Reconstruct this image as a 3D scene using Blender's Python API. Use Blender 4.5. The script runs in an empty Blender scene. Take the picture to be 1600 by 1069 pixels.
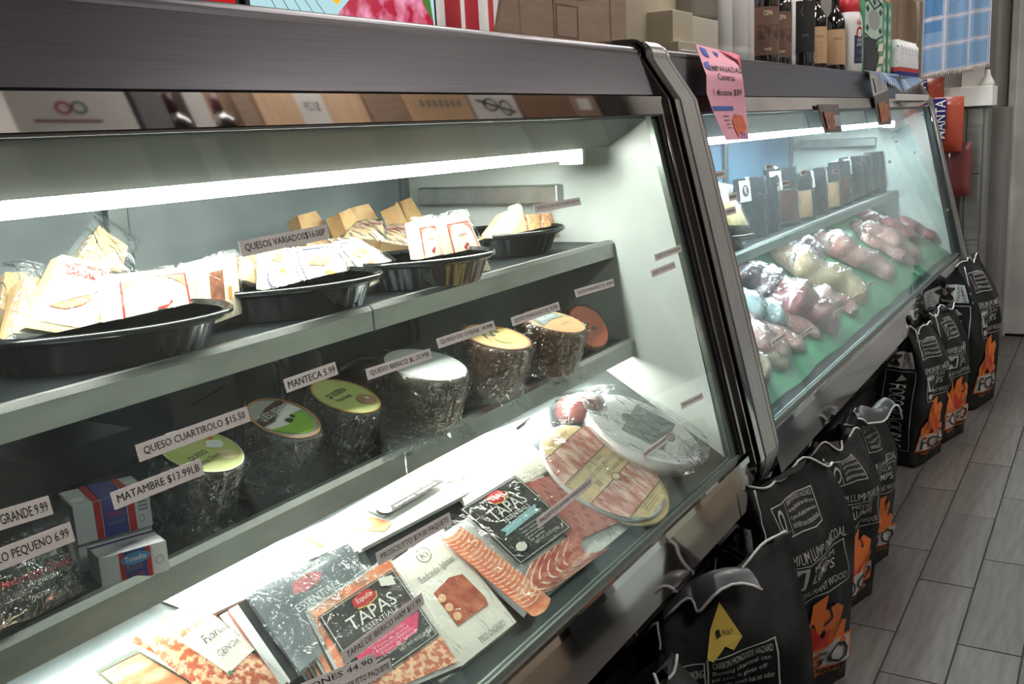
import bpy, bmesh, math, random
from mathutils import Vector, Matrix, Euler
PI = math.pi
random.seed(7)
sc = bpy.context.scene
COL = sc.collection

# ------------------------------------------------------------------ camera
H = 1.25
YAW, PITCH, ROLL, FPX = math.radians(31.628), math.radians(11.866), math.radians(-3.081), 1550.0
_f = Vector((math.cos(YAW)*math.cos(PITCH), math.sin(YAW)*math.cos(PITCH), -math.sin(PITCH)))
_r0 = Vector((math.sin(YAW), -math.cos(YAW), 0)); _u0 = _r0.cross(_f)
_r = _r0*math.cos(ROLL) + _u0*math.sin(ROLL)
_u = -_r0*math.sin(ROLL) + _u0*math.cos(ROLL)
EYE = Vector((0, 0, H))
cam_d = bpy.data.cameras.new('camera'); cam = bpy.data.objects.new('camera', cam_d); COL.objects.link(cam)
cam_d.sensor_width = 36; cam_d.lens = 36*FPX/1600; cam_d.clip_start = .02
m = Matrix.Identity(4)
for i in range(3):
    m[i][0], m[i][1], m[i][2] = _r[i], _u[i], -_f[i]
cam.matrix_world = Matrix.Translation(EYE) @ m
sc.camera = cam

# ------------------------------------------------------------------ world, exposure
w = bpy.data.worlds.new('world'); sc.world = w; w.use_nodes = True
w.node_tree.nodes['Background'].inputs[0].default_value = (.5, .5, .55, 1)
w.node_tree.nodes['Background'].inputs[1].default_value = .05
sc.view_settings.view_transform = 'Standard'; sc.view_settings.look = 'None'
sc.view_settings.gamma = 1; sc.view_settings.exposure = 0.42
sc.view_settings.use_curve_mapping = False
sc.cycles.max_bounces = 10; sc.cycles.transparent_max_bounces = 32
sc.cycles.glossy_bounces = 5; sc.cycles.diffuse_bounces = 4
sc.cycles.caustics_reflective = False; sc.cycles.caustics_refractive = False
sc.cycles.sample_clamp_indirect = 4
TUBE1, TUBE2, LED = 62.0, 128.0, 44.0       # strengths of the case lamps
PANEL = 11.3                              # ceiling panels

def area(name, loc, sx, sy, power, rot=(0, 0, 0), color=(1, 1, 1)):
    d = bpy.data.lights.new(name, 'AREA'); d.shape = 'RECTANGLE'; d.size = sx; d.size_y = sy
    d.energy = power; d.color = color
    o = bpy.data.objects.new(name, d); COL.objects.link(o); o.location = loc; o.rotation_euler = rot
    return o
# ------------------------------------------------------------------ pixel -> place
def ray(x, y):
    return _f + _r*((x-800)/FPX) - _u*((y-534.5)/FPX)
def W(x, y, ax, v):
    d = ray(x, y); return EYE + d*((v-EYE[ax])/d[ax])
def WP(x, y, n, c):                      # plane n.p = c
    d = ray(x, y); n = Vector(n); return EYE + d*((c-n.dot(EYE))/n.dot(d))
GS = .238
def gy(z): return .628 + GS*(z-.586)     # the sloping glass front
def G(x, y, off=.0): return WP(x, y, (0, 1, -GS), .628-GS*.586-off)
DS = .62
def D(x, y, off=0): return WP(x, y, (0, -DS, 1), .592-DS*.66+off)   # sloping display rack

# ------------------------------------------------------------------ materials
def s2l(c):
    return tuple(((v/255)/12.92 if v/255 <= .04045 else ((v/255+.055)/1.055)**2.4) for v in c)
def rgb(r, g, b): return s2l((r, g, b))
MATS = {}
def nm(name, col=(200, 200, 200), rough=.5, metal=0, col2=None, nscale=20, nstretch=(1, 1, 1), detail=4, lo=.35, hi=.65,
       bump=0, bscale=60, bstretch=None, spec=.5, coat=0, emis=None, estr=0, coord='Object', kind='noise', alpha=1):
    if name in MATS: return MATS[name]
    mt = bpy.data.materials.new(name); mt.use_nodes = True; nt = mt.node_tree; N = nt.nodes; L = nt.links
    b = N['Principled BSDF']; c = rgb(*col)
    b.inputs['Base Color'].default_value = (*c, 1); b.inputs['Roughness'].default_value = rough
    b.inputs['Metallic'].default_value = metal; b.inputs['Specular IOR Level'].default_value = spec
    b.inputs['Coat Weight'].default_value = coat; b.inputs['Coat Roughness'].default_value = .08
    b.inputs['Alpha'].default_value = alpha
    if emis: b.inputs['Emission Color'].default_value = (*rgb(*emis), 1); b.inputs['Emission Strength'].default_value = estr
    if col2 or bump:
        tc = N.new('ShaderNodeTexCoord')
    if col2:
        mp = N.new('ShaderNodeMapping'); mp.inputs['Scale'].default_value = nstretch
        L.new(tc.outputs[coord], mp.inputs[0])
        if kind == 'noise':
            t = N.new('ShaderNodeTexNoise'); t.inputs['Scale'].default_value = nscale; t.inputs['Detail'].default_value = detail; o = t.outputs['Fac']
        elif kind == 'voronoi':
            t = N.new('ShaderNodeTexVoronoi'); t.inputs['Scale'].default_value = nscale; o = t.outputs['Distance']
        else:
            t = N.new('ShaderNodeTexWave'); t.inputs['Scale'].default_value = nscale; t.inputs['Distortion'].default_value = detail; t.inputs['Detail'].default_value = 3; o = t.outputs['Fac']
        L.new(mp.outputs[0], t.inputs['Vector'])
        cr = N.new('ShaderNodeValToRGB'); cr.color_ramp.elements[0].position = lo; cr.color_ramp.elements[1].position = hi
        cr.color_ramp.elements[0].color = (*c, 1); cr.color_ramp.elements[1].color = (*rgb(*col2), 1)
        L.new(o, cr.inputs[0]); L.new(cr.outputs[0], b.inputs['Base Color'])
    if bump:
        mp2 = N.new('ShaderNodeMapping'); mp2.inputs['Scale'].default_value = bstretch or (1, 1, 1)
        L.new(tc.outputs[coord if coord != 'UV' else 'Object'], mp2.inputs[0])
        t2 = N.new('ShaderNodeTexNoise'); t2.inputs['Scale'].default_value = bscale; t2.inputs['Detail'].default_value = 3
        L.new(mp2.outputs[0], t2.inputs['Vector'])
        bn = N.new('ShaderNodeBump'); bn.inputs['Strength'].default_value = bump; bn.inputs['Distance'].default_value = .01
        L.new(t2.outputs['Fac'], bn.inputs['Height']); L.new(bn.outputs[0], b.inputs['Normal'])
    MATS[name] = mt
    return mt

def film(name, tint=(255, 255, 255), rough=.12, bump=.6, bscale=40, haze=.06, gain=.9, hcol=(225, 235, 235), hnoise=0, hscale=5):
    """clear plastic or glass: see-through with a fresnel gloss and a little milky haze"""
    if name in MATS: return MATS[name]
    mt = bpy.data.materials.new(name); mt.use_nodes = True; nt = mt.node_tree; N = nt.nodes; L = nt.links
    N.remove(N['Principled BSDF']); out = N['Material Output']
    tr = N.new('ShaderNodeBsdfTransparent'); tr.inputs[0].default_value = (*rgb(*tint), 1)
    gl = N.new('ShaderNodeBsdfGlossy'); gl.inputs['Roughness'].default_value = rough
    df = N.new('ShaderNodeBsdfDiffuse'); df.inputs[0].default_value = (*rgb(*hcol), 1)
    fr = N.new('ShaderNodeLayerWeight'); fr.inputs[0].default_value = .5
    p5 = N.new('ShaderNodeMath'); p5.operation = 'POWER'; p5.inputs[1].default_value = 4.5
    L.new(fr.outputs['Facing'], p5.inputs[0])
    mu = N.new('ShaderNodeMath'); mu.operation = 'MULTIPLY_ADD'; mu.inputs[1].default_value = .9*gain; mu.inputs[2].default_value = .04*gain
    tc = N.new('ShaderNodeTexCoord')
    if bump:
        t = N.new('ShaderNodeTexNoise'); t.inputs['Scale'].default_value = bscale; t.inputs['Detail'].default_value = 3; t.inputs['Distortion'].default_value = 1.5
        L.new(tc.outputs['Object'], t.inputs[0])
        b = N.new('ShaderNodeBump'); b.inputs['Strength'].default_value = bump; b.inputs['Distance'].default_value = .01
        L.new(t.outputs['Fac'], b.inputs['Height']); L.new(b.outputs[0], gl.inputs['Normal']); L.new(b.outputs[0], fr.inputs['Normal'])
    L.new(p5.outputs[0], mu.inputs[0])
    m1 = N.new('ShaderNodeMixShader'); m2 = N.new('ShaderNodeMixShader')
    L.new(tr.outputs[0], m1.inputs[1]); L.new(df.outputs[0], m1.inputs[2]); m1.inputs[0].default_value = haze
    if hnoise:
        t = N.new('ShaderNodeTexNoise'); t.inputs['Scale'].default_value = hscale; t.inputs['Detail'].default_value = 5
        L.new(tc.outputs['Object'], t.inputs[0])
        mr = N.new('ShaderNodeMapRange'); mr.inputs[1].default_value = .35; mr.inputs[2].default_value = .7
        mr.inputs[3].default_value = haze; mr.inputs[4].default_value = haze+hnoise
        L.new(t.outputs['Fac'], mr.inputs[0]); L.new(mr.outputs[0], m1.inputs[0])
    L.new(mu.outputs[0], m2.inputs[0]); L.new(m1.outputs[0], m2.inputs[1]); L.new(gl.outputs[0], m2.inputs[2])
    L.new(m2.outputs[0], out.inputs[0])
    MATS[name] = mt
    return mt

def emit(name, col, strength):
    if name in MATS: return MATS[name]
    mt = bpy.data.materials.new(name); mt.use_nodes = True; N = mt.node_tree.nodes
    N.remove(N['Principled BSDF']); e = N.new('ShaderNodeEmission')
    e.inputs[0].default_value = (*rgb(*col), 1); e.inputs[1].default_value = strength
    mt.node_tree.links.new(e.outputs[0], N['Material Output'].inputs[0]); MATS[name] = mt
    return mt

brushed = nm('brushed_steel', (104, 101, 106), .30, 1, (94, 91, 96), 5, (1, 40, 90), 5, .3, .7, bump=.015, bscale=10, bstretch=(1, 60, 120))
polished = nm('polished_steel', (196, 192, 190), .03, 1, (180, 176, 174), 3, (1, 1, 1))
trimsteel = nm('trim_steel', (200, 198, 197), .30, .8, (184, 182, 181), 8, (30, 1, 1), bump=.03, bscale=9, bstretch=(60, 1, 1))
railsteel = nm('rail_steel', (226, 226, 222), .30, .8, (190, 192, 188), 9, (1, 3, 3), 6, .3, .75, bump=.05, bscale=20)
shelfsteel = nm('shelf_steel', (92, 98, 102), .32, .9, (70, 76, 80), 6, (1, 1, 1), 6, .3, .8, bump=.05, bscale=30)
blackrub = nm('black_gasket', (14, 14, 14), .5, 0, bump=.1, bscale=80)
casewhite = nm('case_white', (240, 244, 240), .35, 0, (208, 216, 212), 4, bump=.02, bscale=8)
canopyw = nm('canopy_panel', (118, 126, 121), .5, 0, (108, 116, 111), 3)
kick = nm('kick_panel', (20, 17, 16), .45, 0, (24, 20, 19), 6, bump=.05, bscale=20)
backglass = nm('sliding_door_dark', (176, 186, 190), .25, .15, (128, 138, 144), 3, (1, 1, 1), 4, .3, .7)
tubem = emit('lamp_tube_light', (255, 252, 247), TUBE1)
tubem2 = emit('lamp_tube_light_far', (240, 250, 255), TUBE2)
ledm = emit('shelf_lamp_light', (255, 250, 240), LED)
glassm = film('front_glass', (244, 250, 247), .015, 0, haze=.004, gain=.8, hnoise=.018, hscale=4)
glassm2 = film('front_glass_misted', (240, 250, 248), .03, 0, haze=.02, gain=1.0, hcol=(205, 230, 248), hnoise=.08, hscale=2.5)
shrink = film('shrink_wrap', (248, 250, 250), .06, 3.0, 50, .004, 1.8)
shrinkf = film('crumpled_film', (244, 247, 248), .12, 1.4, 22, .07, 1.5)
ink = nm('black_ink', (26, 26, 28), .5)
inkw = nm('white_ink', (238, 238, 236), .5)
inkg = nm('grey_ink', (120, 120, 118), .5)
paper = nm('label_paper', (222, 216, 212), .6, 0, (208, 202, 198), 30)
white = nm('white_card', (240, 239, 236), .5, 0, (230, 230, 226), 8)
red = nm('red_ink', (178, 20, 24), .45)
blue = nm('blue_ink', (46, 50, 130), .45)
orange = nm('orange_ink', (232, 118, 36), .5)

# ------------------------------------------------------------------ mesh builder
_TXT = {}
def text_geo(s, bold=.0, mono=False):
    k = (s, bold)
    if k in _TXT: return _TXT[k]
    cu = bpy.data.curves.new('t', 'FONT'); cu.body = s; cu.size = 1; cu.resolution_u = 2; cu.offset = .006 if bold > .015 else 0
    ob = bpy.data.objects.new('t', cu); me = ob.to_mesh()
    vs = [(v.co.x, v.co.y) for v in me.vertices]; fs = [tuple(p.vertices) for p in me.polygons]
    ob.to_mesh_clear(); bpy.data.objects.remove(ob); bpy.data.curves.remove(cu)
    if not vs: _TXT[k] = ([], [], 1); return _TXT[k]
    x0 = min(v[0] for v in vs); x1 = max(v[0] for v in vs); y0 = min(v[1] for v in vs); y1 = max(v[1] for v in vs)
    vs = [((v[0]-x0)/(x1-x0), (v[1]-y0)/(y1-y0)) for v in vs]
    _TXT[k] = (vs, fs, (x1-x0)/(y1-y0)); return _TXT[k]

class MB:
    def __init__(s): s.v = []; s.f = []; s.mi = []; s.uv = []; s.mats = []; s.M = None; s.sm = []
    def m(s, mat):
        if mat not in s.mats: s.mats.append(mat)
        return s.mats.index(mat)
    def add(s, vs, fs, mat, uv=None, smooth=False):
        b = len(s.v); i = s.m(mat)
        for k, p in enumerate(vs):
            p = Vector(p); s.v.append(s.M @ p if s.M else p); s.uv.append(uv[k] if uv else (0, 0))
        for f in fs: s.f.append(tuple(b+q for q in f)); s.mi.append(i); s.sm.append(smooth)
        return s
    def box(s, a, b, mat, bev=0):
        x0, y0, z0 = a; x1, y1, z1 = b
        if bev:
            bm = bmesh.new(); bmesh.ops.create_cube(bm, size=1)
            for v in bm.verts: v.co = Vector(((x0+x1)/2+v.co.x*(x1-x0), (y0+y1)/2+v.co.y*(y1-y0), (z0+z1)/2+v.co.z*(z1-z0)))
            bmesh.ops.bevel(bm, geom=bm.edges[:], offset=bev, segments=2, affect='EDGES', profile=.5)
            bm.verts.index_update()
            s.add([v.co.copy() for v in bm.verts], [[v.index for v in f.verts] for f in bm.faces], mat); bm.free(); return s
        vs = [(x, y, z) for z in (z0, z1) for y in (y0, y1) for x in (x0, x1)]
        return s.add(vs, [(0, 2, 3, 1), (4, 5, 7, 6), (0, 1, 5, 4), (2, 6, 7, 3), (0, 4, 6, 2), (1, 3, 7, 5)], mat)
    def hexa(s, p, q, mat):              # two quads of four points, joined
        return s.add(list(p)+list(q), [(3, 2, 1, 0), (4, 5, 6, 7)]+[(i, (i+1) % 4, 4+(i+1) % 4, 4+i) for i in range(4)], mat)
    def sweepx(s, path, x0, x1, mat, close=True):      # (y,z) polygon drawn out along x
        n = len(path); vs = [(x0, y, z) for y, z in path]+[(x1, y, z) for y, z in path]
        fs = [(i, (i+1) % n, n+(i+1) % n, n+i) for i in range(n if close else n-1)]
        if close: fs += [tuple(range(n))[::-1], tuple(range(n, 2*n))]
        return s.add(vs, fs, mat)
    def lathe(s, prof, mat, n=28, c=(0, 0, 0), sx=1, sy=1, rib=0, nr=0, smooth=True, off=None):
        vs = []; fs = []
        for j, (r, z) in enumerate(prof):
            ox, oy = off(z) if off else (0, 0)
            for i in range(n):
                a = 2*PI*i/n; rr = r*(1+(rib*math.cos(nr*a) if 0 < j < len(prof)-1 else 0))
                vs.append((c[0]+rr*sx*math.cos(a)+ox, c[1]+rr*sy*math.sin(a)+oy, c[2]+z))
        for j in range(len(prof)-1):
            for i in range(n):
                k = (i+1) % n; fs.append((j*n+i, j*n+k, (j+1)*n+k, (j+1)*n+i))
        if prof[0][0] > 1e-6: fs.append(tuple(range(n))[::-1])
        if prof[-1][0] > 1e-6: fs.append(tuple((len(prof)-1)*n+i for i in range(n)))
        return s.add(vs, fs, mat, smooth=smooth)
    def tube(s, pts, r, mat, n=6):
        pts = [Vector(p) for p in pts]; vs = []; fs = []
        for i, p in enumerate(pts):
            t = (pts[min(i+1, len(pts)-1)]-pts[max(i-1, 0)]).normalized()
            a = t.cross(Vector((0, 0, 1)) if abs(t.z) < .9 else Vector((1, 0, 0))).normalized(); b = t.cross(a)
            for k in range(n): vs.append(p+a*r*math.cos(2*PI*k/n)+b*r*math.sin(2*PI*k/n))
        for i in range(len(pts)-1):
            for k in range(n): q = (k+1) % n; fs.append((i*n+k, i*n+q, (i+1)*n+q, (i+1)*n+k))
        fs += [tuple(range(n))[::-1], tuple(range((len(pts)-1)*n, len(pts)*n))]
        return s.add(vs, fs, mat, smooth=True)
    def grid(s, fn, nu, nv, mat, smooth=True, flip=False):
        vs = []; uv = []; fs = []
        for j in range(nv+1):
            for i in range(nu+1): u, v = i/nu, j/nv; vs.append(fn(u, v)); uv.append((u, v))
        for j in range(nv):
            for i in range(nu):
                a = j*(nu+1)+i; q = (a, a+1, a+nu+2, a+nu+1); fs.append(q[::-1] if flip else q)
        return s.add(vs, fs, mat, uv, smooth)
    # flat print on a mapped surface S(u,v,h)
    def rect(s, S, u0, v0, u1, v1, mat, h=.0006, n=1, nv=None):
        return s.grid(lambda a, b: S(u0+(u1-u0)*a, v0+(v1-v0)*b, h), n, nv or n, mat)
    def poly(s, S, pts, mat, h=.0008):
        return s.add([S(u, v, h) for u, v in pts], [tuple(range(len(pts)))], mat, [(u, v) for u, v in pts])
    def ell(s, S, cu, cv, ru, rv, mat, h=.0008, n=24):
        return s.poly(S, [(cu+ru*math.cos(2*PI*i/n), cv+rv*math.sin(2*PI*i/n)) for i in range(n)], mat, h)
    def ring(s, S, cu, cv, ru, rv, k, mat, h=.001, n=28):
        o = [(cu+ru*math.cos(2*PI*i/n), cv+rv*math.sin(2*PI*i/n)) for i in range(n)]
        q = [(cu+ru*k*math.cos(2*PI*i/n), cv+rv*k*math.sin(2*PI*i/n)) for i in range(n)]
        return s.add([S(u, v, h) for u, v in o+q], [(i, (i+1) % n, n+(i+1) % n, n+i) for i in range(n)], mat)
    def frame(s, S, u0, v0, u1, v1, tu, tv, mat, h=.001, n=6):
        s.rect(S, u0, v0, u1, v0+tv, mat, h, n, 1); s.rect(S, u0, v1-tv, u1, v1, mat, h, n, 1)
        s.rect(S, u0, v0+tv, u0+tu, v1-tv, mat, h, 1, n); s.rect(S, u1-tu, v0+tv, u1, v1-tv, mat, h, 1, n); return s
    def line(s, S, pts, wd, mat, h=.001):
        for (a, b), (c, d) in zip(pts, pts[1:]):
            l = math.hypot(c-a, d-b) or 1; nx, ny = -(d-b)/l*wd/2, (c-a)/l*wd/2
            s.add([S(a+nx, b+ny, h), S(a-nx, b-ny, h), S(c-nx, d-ny, h), S(c+nx, d+ny, h)], [(0, 1, 2, 3)], mat)
        return s
    def text(s, S, t, u0, v0, u1, v1, mat, h=.0012, bold=.0, rot=0, sub=False):
        vs, fs, _ = text_geo(t, bold)
        if not vs: return s
        R = {0: lambda x, y: (x, y), 90: lambda x, y: (1-y, x), 270: lambda x, y: (y, 1-x), 180: lambda x, y: (1-x, 1-y)}[rot]
        vv = []
        for x, y in vs:
            x, y = R(x, y); vv.append(S(u0+(u1-u0)*x, v0+(v1-v0)*y, h))
        return s.add(vv, fs, mat)
    def build(s, name, parent=None, label=None, cat=None, group=None, kind=None, origin=None, link=True, mod=None):
        if origin is None:
            if parent is not None: origin = Vector(parent.get('_o', (0, 0, 0)))
            else:
                n = len(s.v); c = sum(s.v, Vector())/n; c.z = min(p.z for p in s.v); origin = c
        origin = Vector(origin)
        me = bpy.data.meshes.new(name); me.from_pydata([p-origin for p in s.v], [], s.f)
        for mt in s.mats: me.materials.append(mt)
        me.polygons.foreach_set('material_index', s.mi); me.polygons.foreach_set('use_smooth', s.sm)
        uvl = me.uv_layers.new(name='UVMap'); li = [0]*len(me.loops); me.loops.foreach_get('vertex_index', li)
        buf = []
        for i in li: buf += s.uv[i]
        uvl.data.foreach_set('uv', buf); me.update()
        o = bpy.data.objects.new(name, me); COL.objects.link(o)
        if parent is not None: o.parent = parent; o.location = origin-Vector(parent.get('_o', (0, 0, 0)))
        else: o.location = origin
        o['_o'] = list(origin)
        tag(o, label, cat, group, kind)
        return o

def tag(o, label=None, cat=None, group=None, kind=None):
    if label: o['label'] = label
    if cat: o['category'] = cat
    if group: o['group'] = group
    if kind: o['kind'] = kind
    return o
def empty(name, loc, label, cat, group=None):
    o = bpy.data.objects.new(name, None); COL.objects.link(o); o.empty_display_size = .05
    o.location = loc; o['_o'] = list(loc); return tag(o, label, cat, group)
def local(name, label, cat, group=None):   # for things modelled around their own origin
    return empty(name, (0, 0, 0), label, cat, group)
def put(o, loc, rot=(0, 0, 0), s=1):
    o.location = loc; o.rotation_euler = rot; o.scale = (s, s, s) if not hasattr(s, '__len__') else s
    return o
def dup(o, label=None, parent=None):
    c = o.copy(); COL.objects.link(c); c.parent = parent
    if label: c['label'] = label
    for ch in o.children: dup(ch, None, c)
    return c
def flat(o, U, V):
    o, U, V = Vector(o), Vector(U), Vector(V); N = U.cross(V).normalized()
    return lambda u, v, h=0: o+U*u+V*v+N*h
def quad(bl, br, tr, tl, pillow=0):
    bl, br, tr, tl = map(Vector, (bl, br, tr, tl)); N = ((br-bl)+(tr-tl)).cross((tl-bl)+(tr-br)).normalized()
    def S(u, v, h=0):
        a = bl.lerp(br, u); b = tl.lerp(tr, u); p = a.lerp(b, v)
        uu, vv = min(max(u, 0), 1), min(max(v, 0), 1)
        return p+N*(h+pillow*(max(0, 16*uu*(1-uu)*vv*(1-vv)))**.35)
    S.N = N
    return S
def slab(mb, S, th, mat, side=None, n=10, u0=0, v0=0, u1=1, v1=1):
    """pillow-fronted thin body below surface S"""
    mb.grid(lambda u, v: S(u0+(u1-u0)*u, v0+(v1-v0)*v, 0), n, n, mat)
    c = [S(u0, v0), S(u1, v0), S(u1, v1), S(u0, v1)]; d = [p-S.N*th for p in c]
    mb.add(c+d, [(7, 6, 5, 4)]+[(i, 4+i, 4+(i+1) % 4, (i+1) % 4) for i in range(4)], side or mat)

# ================================================================== SETTING
tilem = nm('floor_tile_grey_wood', (106, 102, 99), .42, 0, (80, 77, 75), 7, (1, 9, 1), 6, .3, .72, bump=.06, bscale=9, bstretch=(1, 12, 1), coord='Object')
nt = tilem.node_tree
oi = nt.nodes.new('ShaderNodeObjectInfo'); hsv = nt.nodes.new('ShaderNodeHueSaturation')
mr = nt.nodes.new('ShaderNodeMapRange'); mr.inputs[3].default_value = .85; mr.inputs[4].default_value = 1.15
b_ = nt.nodes['Principled BSDF']; src = b_.inputs['Base Color'].links[0].from_socket
nt.links.new(oi.outputs['Random'], mr.inputs[0]); nt.links.new(mr.outputs[0], hsv.inputs['Value'])
nt.links.new(src, hsv.inputs['Color']); nt.links.new(hsv.outputs[0], b_.inputs['Base Color'])
grout = nm('grout', (46, 43, 41), .8, 0, (38, 36, 34), 30)
wallm = nm('painted_wall', (176, 172, 166), .7, 0, (166, 162, 158), 3, bump=.03, bscale=60)
doorm = nm('painted_door', (222, 219, 216), .45, 0, (188, 186, 184), 3)
mb = MB(); mb.box((-3, -2.6, -.05), (6.6, 2.8, -.004), grout)
floor = mb.build('floor', kind='structure', origin=(0, 0, 0)); floor['_o'] = [0, 0, 0]
TL, TW = .5265, .1392
tile = None
rows = [(.4005+2*TW, 3.23), (.4005+TW, 2.905), (.4005, 3.23), (.4005-TW, 2.906), (.4005-2*TW, 3.23-.0), (.4005-3*TW, 2.906), (.4005-4*TW, 3.23)]+[(.4005-k*TW, 2.906 if k % 2 else 3.23) for k in range(5, 19)]
for ytop, xj in rows:
    k0 = int((xj-1.3)/TL)
    for k in range(-k0, 7):
        x0 = xj+k*TL
        if x0 > 6.1: continue
        x1 = min(x0+TL, 6.04)
        if x1-x0 < .05: continue
        if tile is None:
            mb = MB(); mb.box((0, -TW+.002, -.004), (TL-.004, -.002, 0), tilem, .0012)
            tile = mb.build('tile', floor, origin=(0, 0, 0)); tile.location = (x0+.002, ytop, random.uniform(-.0006, .0002)); continue
        t = tile.copy(); COL.objects.link(t); t.parent = floor
        t.location = (x0+.002, ytop, random.uniform(-.0006, .0002)); t.scale = ((x1-x0)/TL, 1, 1)
def wall(name, a, b, mat=wallm):
    mb = MB(); mb.box(a, b, mat); return mb.build(name, kind='structure')
wall('wall_back', (-3, 2.7, 0), (6.6, 2.8, 2.8))
wall('wall_front', (-3, -2.7, 0), (6.6, -2.6, 2.8))
wall('wall_left', (-3.1, -2.6, 0), (-3, 2.7, 2.8))
wall('wall_right', (6.06, .53, 0), (6.2, 2.7, 2.8))
wall('wall_right', (6.06, -2.6, 0), (6.2, -.62, 2.8))
wall('wall_right', (6.06, -.62, 2.15), (6.2, .53, 2.8))
mb = MB(); mb.box((-3, -2.6, 2.8), (6.2, 2.7, 2.9), nm('ceiling_paint', (205, 205, 202), .8, 0, (195, 195, 192), 3))
mb.build('ceiling', kind='structure')
# white door in the far wall, with casing
mb = MB(); mb.box((6.05, -.56, .01), (6.10, .50, 2.1), doorm, .004)
for z0, z1 in ((.12, .95), (1.05, 2.0)):
    mb.box((6.043, -.46, z0), (6.052, .38, z1), doorm, .003)
door = mb.build('door_1', kind='structure')
mb = MB(); mb.box((6.03, .49, 0), (6.06, .53, 2.17), doorm, .004)
mb.box((6.03, -.63, 0), (6.06, -.56, 2.17), doorm, .004); mb.box((6.03, -.63, 2.1), (6.06, .53, 2.17), doorm, .004)
mb.build('door_frame', door)
# ceiling light panels
cp = emit('ceiling_panel_light', (255, 250, 244), PANEL)
for i, (x, y) in enumerate([(.6, -1.0), (3.0, -.9), (5.0, -1.0), (2.7, 1.12), (4.4, 1.12)]):
    mb = MB(); mb.box((x-.58, y-.28, 2.785), (x+.58, y+.28, 2.80), doorm, .003); mb.box((x-.54, y-.24, 2.780), (x+.54, y+.24, 2.786), cp)
    o = mb.build('ceiling_light', None, ['ceiling light panel over the near aisle', 'ceiling light panel over the middle of the aisle', 'ceiling light panel over the far aisle by the door', 'ceiling light panel above the near display case', 'ceiling light panel above the far display case'][i], 'light', 'ceiling light panels')

# half column at the far end: stone-look tiled shaft, white ledge, painted shaft above
stone = nm('grey_stone_tile', (134, 134, 130), .5, 0, (108, 108, 104), 6, (1, 1, 9), 5, .3, .7, bump=.03, bscale=20)
greyp = nm('grey_paint', (124, 122, 118), .6, 0, (116, 114, 110), 4)
mb = MB(); mb.box((5.46, .56, 0), (5.60, .90, 1.26), greyp, .002); colm = mb.build('column', None, kind='structure')
x = 5.456
zz = 0
for i, hgt in enumerate((.3, .3, .33, .32)):
    mb = MB(); mb.box((5.452, .585, zz+.004), (5.461, .655, zz+hgt), stone, .0015); mb.build('tile', colm); zz += hgt
mb = MB(); mb.box((5.454, .562, 0), (5.462, .578, 1.25), greyp, .001); mb.box((5.454, .662, 0), (5.462, .678, 1.25), greyp, .001); mb.build('trim_1', colm)
mb = MB(); mb.box((5.43, .545, 1.26), (5.64, .92, 1.355), white, .004); mb.build('ledge_cap', None, 'white painted ledge block capping the tiled column by the door', 'ledge')
mb = MB(); mb.box((5.56, .55, 1.355), (5.75, .80, 2.8), greyp, .003); mb.build('column', None, kind='structure')
mb = MB(); mb.box((5.545, .60, 1.355), (5.562, .70, 2.8), nm('white_corner', (210, 208, 204), .6), .002); mb.build('trim_2', None, kind='structure')
mb = MB(); mb.box((5.60, .50, 0), (5.99, .62, 1.25), greyp, .002); mb.build('wall_end', None, kind='structure')

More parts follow.
